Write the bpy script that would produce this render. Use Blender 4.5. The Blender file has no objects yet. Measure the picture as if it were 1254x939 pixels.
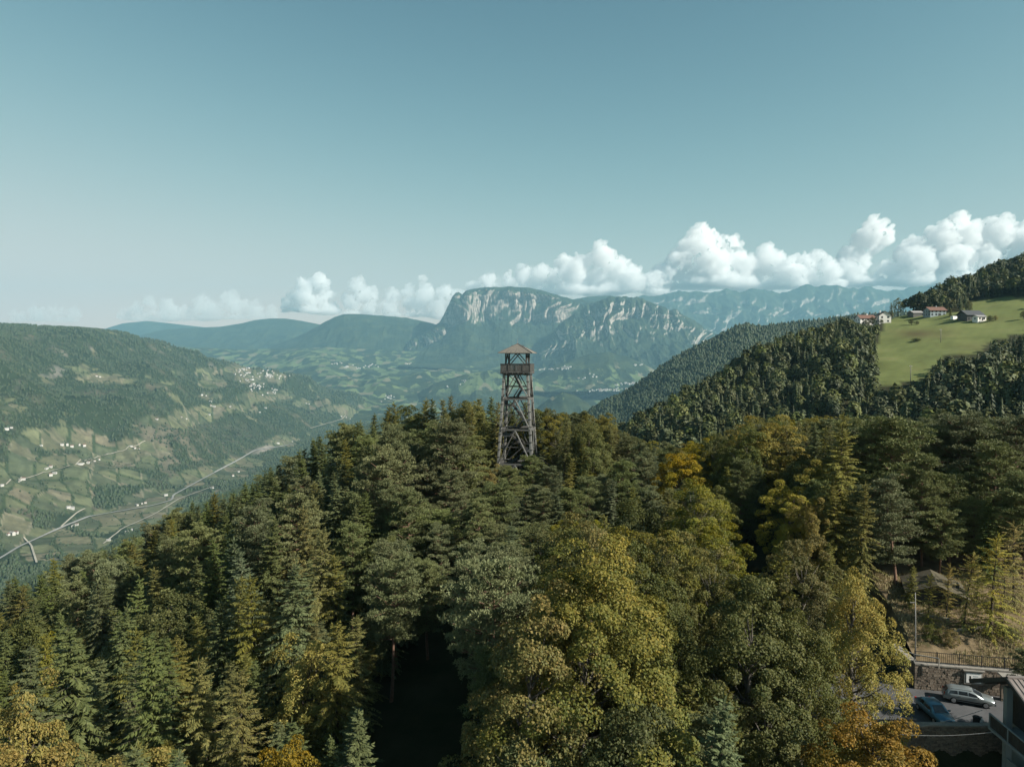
import bpy, bmesh, math, random, time
import numpy as np
from mathutils import Vector, Matrix, Euler
T0 = time.time()
R = math.radians
S = bpy.context.scene
COL = S.collection
rng = np.random.default_rng(11)
random.seed(11)

# ------------------------------------------------------------------ camera
FPX, CX, CY, HOR = 870.0, 627.0, 469.5, 440.0      # photograph 1254 x 939, horizon row
PITCH = math.atan((CY - HOR) / FPX)
cam_d = bpy.data.cameras.new('camera')
cam = bpy.data.objects.new('camera', cam_d)
COL.objects.link(cam)
cam_d.sensor_fit = 'HORIZONTAL'; cam_d.sensor_width = 36.0
cam_d.lens = FPX / 1254 * 36.0
cam_d.clip_start = 0.5; cam_d.clip_end = 90000.0
cam.location = (0, 0, 0)
cam.rotation_euler = (math.pi / 2 - PITCH, 0, 0)
S.camera = cam

# ------------------------------------------------------------------ daylight
SUN_EL, SUN_AZ = R(34), R(115)                     # azimuth clockwise from +Y: to the right of and behind the camera
world = bpy.data.worlds.new('World'); S.world = world; world.use_nodes = True
nt = world.node_tree; nt.nodes.clear()
w_out = nt.nodes.new('ShaderNodeOutputWorld'); w_bg = nt.nodes.new('ShaderNodeBackground')
sky = nt.nodes.new('ShaderNodeTexSky'); sky.sky_type = 'NISHITA'; sky.sun_disc = False
sky.sun_elevation = SUN_EL; sky.sun_rotation = SUN_AZ; sky.altitude = 1200
sky.air_density = 1.0; sky.dust_density = 0.35; sky.ozone_density = 1.0
# the photograph's cool teal grade, one response curve per channel over the whole sky
sepc = nt.nodes.new('ShaderNodeSeparateColor'); comb = nt.nodes.new('ShaderNodeCombineColor')
nt.links.new(sky.outputs['Color'], sepc.inputs[0])
def wm(op, a, b):
    nd = nt.nodes.new('ShaderNodeMath'); nd.operation = op
    for sock, v in ((nd.inputs[0], a), (nd.inputs[1], b)):
        if hasattr(v, 'links'): nt.links.new(v, sock)
        else: sock.default_value = v
    return nd.outputs[0]
SKY_CURVE = ((6.3, 10.4), (4.75, 8.0), (4.5, 15.2))                 # film-like shoulder: top * x^2 / (knee + x^2)
for k, (topv, knee) in enumerate(SKY_CURVE):
    x2 = wm('MULTIPLY', sepc.outputs[k], sepc.outputs[k])
    nt.links.new(wm('MULTIPLY', wm('DIVIDE', x2, wm('ADD', x2, knee)), topv), comb.inputs[k])
nt.links.new(comb.outputs[0], w_bg.inputs['Color'])
w_bg.inputs['Strength'].default_value = 0.09
nt.links.new(w_bg.outputs[0], w_out.inputs['Surface'])
sun_d = bpy.data.lights.new('sun', 'SUN'); sun = bpy.data.objects.new('sun', sun_d); COL.objects.link(sun)
sun_d.energy = 4.9; sun_d.angle = R(0.53); sun_d.color = (1.0, 0.95, 0.85)
sdir = Vector((math.sin(SUN_AZ) * math.cos(SUN_EL), math.cos(SUN_AZ) * math.cos(SUN_EL), math.sin(SUN_EL)))
sun.rotation_euler = sdir.to_track_quat('Z', 'Y').to_euler()
S.view_settings.view_transform = 'Standard'; S.view_settings.look = 'None'
S.view_settings.exposure = 0.95; S.view_settings.gamma = 1.0
S.render.engine = 'CYCLES'
S.cycles.use_denoising = True
S.cycles.max_bounces = 6; S.cycles.diffuse_bounces = 3; S.cycles.glossy_bounces = 2
S.cycles.transmission_bounces = 3; S.cycles.transparent_max_bounces = 8; S.cycles.volume_bounces = 0
S.cycles.sample_clamp_indirect = 4.0

# ------------------------------------------------------------------ small helpers
def ray(px, py):
    """Photograph pixel -> (x per metre of depth, z per metre of depth)."""
    u = (np.asarray(px, float) - CX) / FPX; v = (CY - np.asarray(py, float)) / FPX
    c, s = math.cos(PITCH), math.sin(PITCH)
    dy = c + v * s
    return u / dy, (-s + v * c) / dy

def project(x, y, z):
    c, s = math.cos(PITCH), math.sin(PITCH)
    f = y * c - z * s; up = y * s + z * c
    f = np.where(f < 0.1, 0.1, f)
    return CX + FPX * x / f, CY - FPX * up / f

def at(px, py, depth):
    a, b = ray(px, py)
    return Vector((float(a) * depth, depth, float(b) * depth))

def on_level(px, py, z):
    a, b = ray(px, py)
    d = z / float(b)
    return Vector((float(a) * d, d, z))

def sstep(a, b, x):
    t = np.clip((np.asarray(x, float) - a) / (b - a), 0, 1)
    return t * t * (3 - 2 * t)

def _hash(ix, iy, seed):
    h = (ix.astype(np.int64) * 374761393 + iy.astype(np.int64) * 668265263 + seed * 974711) & 0xFFFFFFFF
    h = ((h ^ (h >> 13)) * 1274126177) & 0xFFFFFFFF
    h = ((h ^ (h >> 16)) * 2246822519) & 0xFFFFFFFF
    return ((h ^ (h >> 15)) & 0xFFFFFF) / float(0xFFFFFF)

def vnoise(x, y, seed=0):
    x = np.asarray(x, float); y = np.asarray(y, float)
    ix = np.floor(x); iy = np.floor(y); fx = x - ix; fy = y - iy
    ux = fx * fx * fx * (fx * (fx * 6 - 15) + 10); uy = fy * fy * fy * (fy * (fy * 6 - 15) + 10)
    a = _hash(ix, iy, seed); b = _hash(ix + 1, iy, seed); c = _hash(ix, iy + 1, seed); d = _hash(ix + 1, iy + 1, seed)
    return ((a + (b - a) * ux) * (1 - uy) + (c + (d - c) * ux) * uy) * 2 - 1

def fbm(x, y, octv=5, seed=0, gain=0.5, lac=2.03):
    t = 0; amp = 1; tot = 0
    for o in range(octv):
        t = t + amp * vnoise(x * lac ** o + 17.3 * o, y * lac ** o - 9.1 * o, seed + o); tot += amp; amp *= gain
    return t / tot

def ridged(x, y, octv=5, seed=0, gain=0.5):
    t = 0; amp = 1; tot = 0
    for o in range(octv):
        n = 1 - np.abs(vnoise(x * 2.07 ** o + 31.7 * o, y * 2.07 ** o + 5.3 * o, seed + o))
        t = t + amp * n * n; tot += amp; amp *= gain
    return t / tot

def mesh_np(name, verts, faces, smooth=False):
    """verts (n,3), faces (m,k) of one size k."""
    verts = np.ascontiguousarray(verts, dtype=np.float32); faces = np.ascontiguousarray(faces, dtype=np.int32)
    me = bpy.data.meshes.new(name)
    m, k = faces.shape
    me.vertices.add(len(verts)); me.vertices.foreach_set('co', verts.ravel())
    me.loops.add(m * k); me.loops.foreach_set('vertex_index', faces.ravel())
    me.polygons.add(m); me.polygons.foreach_set('loop_start', np.arange(0, m * k, k, dtype=np.int32))
    try: me.polygons.foreach_set('loop_total', np.full(m, k, dtype=np.int32))
    except Exception: pass
    if smooth: me.polygons.foreach_set('use_smooth', np.ones(m, dtype=bool))
    me.update(calc_edges=True)
    return me

def link(name, me, mat=None, parent=None):
    o = bpy.data.objects.new(name, me); COL.objects.link(o)
    if mat is not None:
        for m_ in (mat if isinstance(mat, (list, tuple)) else [mat]): me.materials.append(m_)
    if parent is not None: o.parent = parent
    return o

def tag(o, label=None, cat=None, group=None, kind=None):
    if label: o['label'] = label
    if cat: o['category'] = cat
    if group: o['group'] = group
    if kind: o['kind'] = kind
    return o

def thing(name, label, cat, loc=(0, 0, 0), rz=0.0, group=None):
    o = bpy.data.objects.new(name, None); COL.objects.link(o)
    o.empty_display_size = 0.5
    o.location = loc; o.rotation_euler = (0, 0, rz)
    return tag(o, label, cat, group)

def grid_faces(nr, nc):
    i = np.arange(nr - 1)[:, None] * nc + np.arange(nc - 1)[None, :]
    i = i.ravel()
    return np.stack([i, i + 1, i + nc + 1, i + nc], 1)

class MB:
    """Collects boxes, bars, tubes and free polygons; build() links them as ONE mesh object."""
    def __init__(s): s.v = []; s.f = []; s.mi = []; s.cur = 0
    def mat(s, i): s.cur = i; return s
    def add(s, vs, fs):
        b = len(s.v); s.v += [tuple(v) for v in vs]
        for f in fs: s.f.append([b + i for i in f]); s.mi.append(s.cur)
        return s
    def box(s, c, d, rz=0.0, rot=None):
        M = rot if rot is not None else Matrix.Rotation(rz, 3, 'Z')
        c = Vector(c); vs = []
        for x in (-.5, .5):
            for y in (-.5, .5):
                for z in (-.5, .5): vs.append(c + M @ Vector((x * d[0], y * d[1], z * d[2])))
        return s.add(vs, [(0, 1, 3, 2), (4, 6, 7, 5), (0, 4, 5, 1), (2, 3, 7, 6), (0, 2, 6, 4), (1, 5, 7, 3)])
    def bar(s, a, b, w, h=None, up=(0, 0, 1)):
        a = Vector(a); b = Vector(b); h = h or w
        d = (b - a); L = d.length; d.normalize()
        u = Vector(up)
        if abs(d.dot(u)) > .98: u = Vector((1, 0, 0))
        sx = d.cross(u).normalized(); sz = sx.cross(d).normalized()
        M = Matrix((sx, d, sz)).transposed()
        return s.box((a + b) / 2, (w, L, h), rot=M)
    def tube(s, pts, rad, n=6, cap=True):
        pts = [Vector(p) for p in pts]
        rad = rad if isinstance(rad, (list, tuple)) else [rad] * len(pts)
        vs = []; fs = []
        for i, p in enumerate(pts):
            d = (pts[min(i + 1, len(pts) - 1)] - pts[max(i - 1, 0)]).normalized()
            u = Vector((0, 0, 1)) if abs(d.z) < .9 else Vector((1, 0, 0))
            a = d.cross(u).normalized(); b = d.cross(a).normalized()
            for k in range(n):
                t = 2 * math.pi * k / n
                vs.append(p + (a * math.cos(t) + b * math.sin(t)) * rad[i])
        for i in range(len(pts) - 1):
            for k in range(n):
                fs.append((i * n + k, i * n + (k + 1) % n, (i + 1) * n + (k + 1) % n, (i + 1) * n + k))
        if cap: fs.append(tuple(range(n))[::-1]); fs.append(tuple((len(pts) - 1) * n + k for k in range(n)))
        return s.add(vs, fs)
    def build(s, name, mat, parent=None, smooth=False, bevel=0.0):
        me = bpy.data.meshes.new(name)
        me.from_pydata([tuple(v) for v in s.v], [], s.f)
        mats = mat if isinstance(mat, (list, tuple)) else [mat]
        for m_ in mats: me.materials.append(m_)
        if len(mats) > 1: me.polygons.foreach_set('material_index', s.mi)
        if bevel:
            bm = bmesh.new(); bm.from_mesh(me)
            bmesh.ops.bevel(bm, geom=list(bm.edges), offset=bevel, segments=1, affect='EDGES', clamp_overlap=True)
            bm.to_mesh(me); bm.free()
        bm = bmesh.new(); bm.from_mesh(me); bmesh.ops.recalc_face_normals(bm, faces=list(bm.faces)); bm.to_mesh(me); bm.free()
        if smooth: me.polygons.foreach_set('use_smooth', [True] * len(me.polygons))
        o = bpy.data.objects.new(name, me); COL.objects.link(o)
        if parent is not None: o.parent = parent
        return o

# ------------------------------------------------------------------ materials
class NT:
    def __init__(s, name):
        s.m = bpy.data.materials.new(name); s.m.use_nodes = True
        s.t = s.m.node_tree; s.t.nodes.clear()
        s.out = s.t.nodes.new('ShaderNodeOutputMaterial')
    def n(s, typ, **kw):
        nd = s.t.nodes.new(typ)
        for k, v in kw.items(): setattr(nd, k, v)
        return nd
    def l(s, a, b): s.t.links.new(a, b)
    def mix(s, fac, a, b, blend='MIX'):
        nd = s.n('ShaderNodeMix', data_type='RGBA', blend_type=blend)
        for sock, v in ((nd.inputs['Factor'], fac), (nd.inputs['A'], a), (nd.inputs['B'], b)):
            if hasattr(v, 'links'): s.l(v, sock)
            elif isinstance(v, (int, float)): sock.default_value = v
            else: sock.default_value = (*v[:3], 1)
        return nd.outputs['Result']
    def math(s, op, a, b=0.0, clamp=False):
        nd = s.n('ShaderNodeMath', operation=op, use_clamp=clamp)
        for sock, v in ((nd.inputs[0], a), (nd.inputs[1], b)):
            if hasattr(v, 'links'): s.l(v, sock)
            else: sock.default_value = v
        return nd.outputs[0]
    def noise(s, vec, scale, detail=4.0, rough=0.55, dist=0.0):
        nd = s.n('ShaderNodeTexNoise'); nd.inputs['Scale'].default_value = scale
        nd.inputs['Detail'].default_value = detail; nd.inputs['Roughness'].default_value = rough
        nd.inputs['Distortion'].default_value = dist
        if vec is not None: s.l(vec, nd.inputs['Vector'])
        return nd.outputs['Fac']
    def ramp(s, fac, stops, interp='LINEAR'):
        nd = s.n('ShaderNodeValToRGB'); cr = nd.color_ramp; cr.interpolation = interp
        while len(cr.elements) < len(stops): cr.elements.new(0.5)
        for e, (p, c) in zip(cr.elements, stops):
            e.position = p; e.color = (*c, 1) if len(c) == 3 else c
        s.l(fac, nd.inputs['Fac']); return nd.outputs['Color']
    def obj(s): return s.n('ShaderNodeTexCoord').outputs['Object']
    def bump(s, h, strength=0.3, dist=0.05):
        nd = s.n('ShaderNodeBump'); nd.inputs['Strength'].default_value = strength; nd.inputs['Distance'].default_value = dist
        s.l(h, nd.inputs['Height']); return nd.outputs['Normal']
    def pbr(s, col, rough=0.8, metal=0.0, normal=None, spec=0.3, **kw):
        b = s.n('ShaderNodeBsdfPrincipled')
        if hasattr(col, 'links'): s.l(col, b.inputs['Base Color'])
        else: b.inputs['Base Color'].default_value = (*col, 1)
        if hasattr(rough, 'links'): s.l(rough, b.inputs['Roughness'])
        else: b.inputs['Roughness'].default_value = rough
        b.inputs['Metallic'].default_value = metal; b.inputs['Specular IOR Level'].default_value = spec
        for k, v in kw.items(): b.inputs[k].default_value = v
        if normal is not None: s.l(normal, b.inputs['Normal'])
        s.l(b.outputs[0], s.out.inputs['Surface']); return b

def simple(name, col, rough=0.8, metal=0.0, var=0.25, scale=3.0, spec=0.3, bump=0.0, stretch=None, dark=None):
    t = NT(name); v = t.obj()
    if stretch:
        mp = t.n('ShaderNodeMapping'); mp.inputs['Scale'].default_value = stretch; t.l(v, mp.inputs['Vector']); v = mp.outputs[0]
    f = t.noise(v, scale, 6, 0.6)
    lo = dark or tuple(c * (1 - var) for c in col); hi = tuple(min(1, c * (1 + var)) for c in col)
    c = t.ramp(f, [(0.3, lo), (0.7, hi)])
    t.pbr(c, rough, metal, t.bump(f, bump, 0.03) if bump else None, spec)
    return t.m

def leaf_material(name, cols, weights=None, transl=0.25, autumn=None, autumn_lo=0.5, autumn_hi=0.9, autumn_amt=0.8, treevar=0.18, clump=0.35, gain=1.0):
    """cols: darker, base, lighter leaf colour; each leaf is an island of its own and gets its own shade of green."""
    cols = [(c_[0] * 1.36 * gain, c_[1] * 1.40 * gain, c_[2] * 1.32 * gain) for c_ in cols]
    t = NT(name)
    rnd = t.n('ShaderNodeNewGeometry').outputs['Random Per Island']
    oi = t.n('ShaderNodeObjectInfo').outputs['Random']
    v = t.obj()
    f1 = t.noise(v, clump, 3, 0.6)
    geo_p = t.n('ShaderNodeNewGeometry').outputs['Position']
    stand = t.noise(geo_p, 0.03, 4, 0.6)
    k = t.math('ADD', t.math('MULTIPLY', rnd, 0.34), t.math('ADD', t.math('MULTIPLY', f1, 0.42), t.math('MULTIPLY', stand, 0.24)))
    c = t.ramp(k, [(0.2, cols[0]), (0.5, cols[1]), (0.8, cols[2])])
    if autumn is not None:
        f2 = t.noise(v, 0.28, 3, 0.6)
        sep = t.n('ShaderNodeSeparateXYZ'); t.l(v, sep.inputs[0])
        mr = t.n('ShaderNodeMapRange'); mr.inputs['From Min'].default_value = autumn_lo; mr.inputs['From Max'].default_value = autumn_hi
        t.l(sep.outputs['Z'], mr.inputs['Value'])
        g = t.math('ADD', t.math('MULTIPLY', mr.outputs[0], 0.55), t.math('SUBTRACT', t.math('MULTIPLY', f2, 1.6), 0.62))
        g = t.math('ADD', g, t.math('MULTIPLY', t.math('SUBTRACT', rnd, 0.5), 0.45), clamp=True)
        g = t.math('MULTIPLY', g, autumn_amt, clamp=True)
        a = t.ramp(rnd, [(0.0, autumn[0]), (0.6, autumn[1]), (1.0, autumn[2])])
        c = t.mix(g, c, a)
    hs = t.n('ShaderNodeHueSaturation')
    t.l(c, hs.inputs['Color'])
    t.l(t.math('ADD', t.math('MULTIPLY', oi, 0.024), 0.490), hs.inputs['Hue'])
    o2 = t.math('FRACT', t.math('MULTIPLY', oi, 7.31))
    t.l(t.math('ADD', t.math('ADD', t.math('MULTIPLY', o2, 2 * treevar), 0.75 - treevar), t.math('MULTIPLY', stand, 0.5)), hs.inputs['Value'])
    o3 = t.math('FRACT', t.math('MULTIPLY', oi, 3.17)); t.l(t.math('ADD', t.math('MULTIPLY', o3, 0.26), 0.84), hs.inputs['Saturation'])
    d = t.n('ShaderNodeBsdfPrincipled'); t.l(hs.outputs[0], d.inputs['Base Color'])
    d.inputs['Roughness'].default_value = 0.62; d.inputs['Specular IOR Level'].default_value = 0.22
    tr = t.n('ShaderNodeBsdfTranslucent'); t.l(hs.outputs[0], tr.inputs['Color'])
    mx = t.n('ShaderNodeMixShader'); mx.inputs[0].default_value = transl
    t.l(d.outputs[0], mx.inputs[1]); t.l(tr.outputs[0], mx.inputs[2]); t.l(mx.outputs[0], t.out.inputs['Surface'])
    return t.m
# ------------------------------------------------------------------ the lie of the land (metres, camera at the origin)
LOT_Z = -29.5
WALL_A = on_level(1120, 813, -27.3); WALL_B = on_level(1262, 824.5, -27.3)      # front top edge of the stone wall
wdir = (WALL_B - WALL_A).normalized(); wnor = Vector((-wdir.y, wdir.x, 0))       # points away from the camera

def near_z(x, y):
    x = np.asarray(x, float); y = np.asarray(y, float)
    prof = np.interp(y, [-60, 0, 15, 35, 55, 80, 105, 120, 135, 160, 200, 260, 400], [-54, -44, -41, -38, -34.5, -30.5, -25.5, -23, -24, -31, -45, -64, -110])
    left = 0.43 * np.logaddexp(0, (-x - 13) / 7.0) * 7.0
    zr = np.interp(y, [-60, 0, 30, 56, 62, 75, 100, 130, 160, 220, 400], [-52, -42, -38, -31, -29.6, -26.8, -24.5, -26, -30, -40, -50])
    zr = zr + 0.035 * np.clip(x - 50, 0, 200)
    t = sstep(12, 30, x)
    z = (1 - t) * (prof - left) + t * zr
    hollow = np.exp(-(((x - 24) / 9.0) ** 2 + ((y - 92) / 20.0) ** 2)) * 4.0
    return z - hollow + 0.7 * fbm(x / 14, y / 14, 3, 3)

PX = [-900, -300, -100, 0, 59, 95, 151, 199, 266, 337, 420, 540, 700, 1000]
PZ = [-520, -250, -125, -78, -50, -33, -11, 5, 22, 39, 62, 99, 135, 190]
def hill_z(x, y):
    x = np.asarray(x, float); y = np.asarray(y, float)
    yc = np.interp(x, [-900, 0, 59, 540, 1000], [300, 355, 400, 750, 1000])
    p = np.interp(x, PX, PZ)
    d = y - yc
    z = p + np.where(d < 0, 0.13 * d, -0.34 * d)
    return z + 3.0 * fbm(x / 60, y / 60, 4, 8) + 1.3 * fbm(x / 24, y / 24, 3, 18)

def ground_z(x, y):
    t = sstep(140, 235, np.asarray(y, float) + 0 * np.asarray(x, float))
    z = (1 - t) * near_z(x, y) + t * hill_z(x, y)
    # the flat parking place, cut into the slope
    x = np.asarray(x, float); y = np.asarray(y, float)
    wy = WALL_A.y + (x - WALL_A.x) * wdir.y / wdir.x
    inlot = sstep(27, 31, x) * (1 - sstep(66, 70, x)) * sstep(54.9, 55.7, y) * (1 - sstep(1.2, 2.4, y - wy))
    return z * (1 - inlot) + (LOT_Z - 0.25) * inlot

LX, LZ = -1480.0, -560.0
ZC_Y = np.array([0, 2000, 4300, 5000, 6193, 6860, 7113, 7318, 7537, 8269, 8847, 9497, 10166, 10600, 12000]) * 0.8
ZC_Z = np.array([120, 150, 190, 195, 270, 274, 220, 124, 68, -58, -183, -380, -529, -636, -760]) * 0.8
KNOLLS = [(-1620, 6500, 330, 130), (-2150, 6900, 260, 70), (-1720, 7400, 300, 110), (-1900, 3600, 220, 45), (-2000, 5200, 300, 60)]
def left_z(x, y):
    x = np.asarray(x, float); y = np.asarray(y, float)
    s = LX - x + 60 * vnoise(x / 900 + 5, y / 900, 21)
    env = sstep(40, 300, s)
    plane = LZ + 0.51 * s
    terr = 26 * np.sin(s / 95.0 + 1.5 * vnoise(x / 700, y / 700, 5)) * env * (1 - sstep(700, 1000, s))
    gul = (ridged(x / 800, y / 620, 5, 31) - 0.5) * 165 * env + 48 * fbm(x / 260, y / 230, 4, 33) * env * (1 - 0.6 * sstep(-60, 0, plane))
    plane = plane + terr + gul
    zc = np.interp(y, ZC_Y, ZC_Z)
    for kx, ky, kr, kh in KNOLLS: plane = plane + kh * np.exp(-(((x - kx) ** 2 + (y - ky) ** 2) / kr ** 2))
    k = 28.0
    cap = zc + 12 * fbm(x / 350, y / 350, 4, 12) + 0.03 * np.clip(s - 1400, 0, 4000)
    up = -k * np.logaddexp(-plane / k, -cap / k)                       # smooth minimum
    low = LZ + np.where(s > -260, 0.05 * s, -13 + 0.42 * (-260 - s))     # river flat, then the near side of the valley
    return np.where(s > 0, up, low) + 4 * fbm(x / 120, y / 120, 4, 9)

ROADS = {'motorway': [(-6, 688), (8, 680), (22, 671), (55, 656), (85, 643), (110, 633), (150, 626), (190, 619), (211, 613), (212, 607), (250, 586), (290, 565), (312, 552), (345, 547), (362, 543)],
    'upper lane': [(-4, 597), (25, 588), (55, 580), (75, 574), (120, 560), (150, 553), (170, 545), (180, 540)], 'slip road': [(75, 646), (95, 628), (108, 622)],
    'valley lane': [(262, 596), (220, 611), (190, 630), (150, 648), (125, 668)], 'field lane': [(45, 690), (38, 668), (25, 655)], 'gorge lane': [(380, 525), (400, 519), (425, 512)]}
def hit(px, py, fn, d0, d1, n=3000):
    a, b = ray(px, py)
    d = np.geomspace(d0, d1, n)
    below = fn(a * d, d) >= b * d
    i = int(np.argmax(below))
    if not below[i]: return None
    return Vector((float(a) * d[i], float(d[i]), float(b) * d[i]))

# ------------------------------------------------------------------ ground materials
def forest_floor():
    t = NT('forest_floor'); v = t.obj()
    f = t.noise(v, 0.25, 8, 0.65); f2 = t.noise(v, 2.3, 4, 0.6)
    c = t.ramp(f, [(0.3, (0.018, 0.022, 0.010)), (0.5, (0.035, 0.032, 0.016)), (0.7, (0.055, 0.044, 0.024))])
    c = t.mix(t.math('MULTIPLY', f2, 0.5), c, (0.03, 0.04, 0.014))
    at_ = t.n('ShaderNodeAttribute', attribute_name='meadow')
    mf = t.noise(v, 0.045, 6, 0.6)
    m = t.ramp(mf, [(0.30, (0.115, 0.132, 0.045)), (0.48, (0.150, 0.175, 0.060)), (0.62, (0.180, 0.195, 0.072)), (0.75, (0.165, 0.145, 0.066))])
    fine = t.noise(v, 1.2, 5, 0.7)
    m = t.mix(t.math('MULTIPLY', fine, 0.35), m, (0.075, 0.085, 0.025))
    mow = t.n('ShaderNodeTexWave'); mow.inputs['Scale'].default_value = 0.05; mow.inputs['Distortion'].default_value = 3.0; mow.inputs['Detail'].default_value = 2.0
    mrot = t.n('ShaderNodeMapping'); mrot.inputs['Rotation'].default_value = (0, 0, 0.7); t.l(v, mrot.inputs['Vector']); t.l(mrot.outputs[0], mow.inputs['Vector'])
    m = t.mix(t.math('MULTIPLY', mow.outputs['Fac'], 0.16), m, (0.10, 0.105, 0.04))
    wear = t.n('ShaderNodeAttribute', attribute_name='wear')
    m = t.mix(wear.outputs['Fac'], m, (0.085, 0.066, 0.030))
    c = t.mix(at_.outputs['Fac'], c, m)
    t.pbr(c, 0.95, 0, t.bump(f2, 0.4, 0.2), 0.1)
    return t.m

def land_material():
    t = NT('valley_land'); v = t.obj()
    a = t.n('ShaderNodeAttribute', attribute_name='cover')
    f = t.noise(v, 0.03, 6, 0.7); f2 = t.noise(v, 0.004, 4, 0.6)
    c = t.mix(1.0, a.outputs['Color'], t.ramp(f, [(0.3, (0.62, 0.62, 0.62)), (0.7, (1.35, 1.35, 1.3))]), 'MULTIPLY')
    c = t.mix(1.0, c, t.ramp(f2, [(0.3, (0.85, 0.88, 0.85)), (0.7, (1.15, 1.1, 1.05))]), 'MULTIPLY')
    t.pbr(c, 0.95, 0, None, 0.1)
    return t.m

def polar(fn, az0, az1, nc, r0, r1, nr):
    az = np.radians(np.linspace(az0, az1, nc)); r = np.geomspace(r0, r1, nr)
    rr, aa = np.meshgrid(r, az, indexing='ij')
    x = rr * np.sin(aa); y = rr * np.cos(aa)
    return np.stack([x, y, fn(x, y)], -1).reshape(-1, 3), grid_faces(nr, nc)[:, ::-1]

def attr(me, name, vals, typ='FLOAT', dom='POINT'):
    a = me.attributes.new(name, typ, dom)
    if typ == 'FLOAT': a.data.foreach_set('value', np.ascontiguousarray(vals, np.float32).ravel())
    elif typ == 'INT': a.data.foreach_set('value', np.ascontiguousarray(vals, np.int32).ravel())
    elif typ == 'FLOAT_COLOR':
        v = np.ones((len(vals), 4), np.float32); v[:, :3] = vals; a.data.foreach_set('color', v.ravel())
    return a

def inpoly(px, py, poly):
    px = np.asarray(px); py = np.asarray(py); r = np.zeros(px.shape, bool); n = len(poly)
    for i in range(n):
        x0, y0 = poly[i]; x1, y1 = poly[(i + 1) % n]
        if y0 == y1: continue
        c = ((y0 > py) != (y1 > py)) & (px < (x1 - x0) * (py - y0) / (y1 - y0) + x0)
        r ^= c
    return r

# the open pasture on the right-hand hill, as an outline on the ground
MEADOW_PX = [(1056, 475), (1074, 446), (1070, 425), (1083, 398), (1088, 386), (1106, 386), (1150, 384), (1176, 382), (1190, 370), (1225, 364), (1300, 362), (1300, 392), (1254, 408), (1215, 416), (1196, 433), (1150, 437), (1136, 462), (1100, 470)]
def meadow_mask(x, y):
    z = ground_z(x, y); px, py = project(x, y, z)
    jx = 3.0 * vnoise(x / 9, y / 9, 4); jy = 1.2 * vnoise(x / 9, y / 9, 14)
    return inpoly(px + jx, py + jy, MEADOW_PX) & (y > 250)

# ------------------------------------------------------------------ ground sheets
M_FLOOR = forest_floor(); M_LAND = land_material()
V, F = polar(ground_z, -52, 60, 400, 7, 1400, 310)
me = mesh_np('hillside', V, F, True)
mm = meadow_mask(V[:, 0], V[:, 1]).astype(float)
px_, py_ = project(V[:, 0], V[:, 1], V[:, 2])
attr(me, 'meadow', mm)
def blob(cx, cy, rx, ry): return np.exp(-(((px_ - cx) / rx) ** 2 + ((py_ - cy) / ry) ** 2))
attr(me, 'wear', np.clip(0.75 * blob(1120, 409, 22, 5) + 0.35 * blob(1150, 408, 30, 6) + 0.4 * blob(1190, 425, 26, 7) + 0.3 * blob(1210, 390, 30, 3) + 0.25 * blob(1065, 472, 9, 6) + 0.22 * (np.abs(px_ - (1152 - (py_ - 416) * 0.80)) < 1.3) * ((py_ > 412) & (py_ < 466)), 0, 1))
ground = tag(link('hillside', me, M_FLOOR), kind='structure')

V, F = polar(lambda x, y: np.full_like(x, -700.0) - 0.01 * np.hypot(x, y), -180, 180, 120, 2, 15800, 60)
tag(link('valley_floor', mesh_np('valley_floor', V, F, True), M_FLOOR), kind='structure')
# the slope behind and under the camera, out of the picture
V, F = polar(lambda x, y: near_z(np.clip(x, -150, 150), np.clip(y, -60, 260)) - 2.0 - 0.30 * np.clip(np.hypot(x, y) - 150, 0, 1600), 58, 309, 70, 7, 1500, 60)
me = mesh_np('slope_behind', V, F, True); attr(me, 'meadow', np.zeros(len(V)))
tag(link('back_hillside', me, M_FLOOR), kind='structure')

# ---- the mountain across the valley on the left
V, F = polar(left_z, -50, -8.5, 410, 1250, 9300, 400)
x, y, z = V.T
px, py = project(x, y, z)
FOREST = np.array((0.022, 0.033, 0.016)); SCRUB = np.array((0.115, 0.102, 0.074)); ROCK = np.array((0.22, 0.20, 0.18))
OPEN = [(15, 501, 18, 5), (75, 536, 52, 11), (28, 556, 13, 9), (90, 566, 30, 8), (125, 549, 24, 8), (165, 554, 30, 15), (118, 583, 48, 10), (25, 581, 32, 12), (72, 607, 38, 15),
        (20, 607, 28, 12), (50, 662, 38, 13), (185, 612, 28, 9), (175, 632, 48, 11), (120, 642, 22, 8), (215, 606, 14, 7), (265, 580, 40, 8), (300, 566, 26, 6), (120, 463, 24, 6),
        (152, 466, 18, 3.5), (187, 515, 20, 7), (232, 513, 27, 10), (252, 506, 20, 9), (262, 470, 18, 7), (258, 485, 14, 5), (290, 456, 20, 9), (318, 462, 30, 9), (320, 487, 32, 7),
        (346, 484, 14, 5), (378, 495, 18, 5), (345, 540, 18, 7), (412, 500, 16, 5), (440, 508, 24, 8), (395, 493, 10, 4), (300, 500, 18, 5), (275, 500, 16, 6), (255, 455, 14, 5),
        (455, 498, 14, 7), (205, 470, 10, 4), (10, 640, 25, 10), (100, 668, 30, 8), (230, 590, 18, 8)]
om = np.full(len(V), -1.0)
for cx_, cy_, rx_, ry_ in OPEN:
    om = np.maximum(om, 1.0 - np.hypot((px - cx_) / rx_, (py - cy_) / ry_))
om = om + 0.06 + 0.30 * sstep(520, 560, py) * sstep(240, 190, px) + 0.40 * fbm(x / 110, y / 110, 4, 41)
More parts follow.
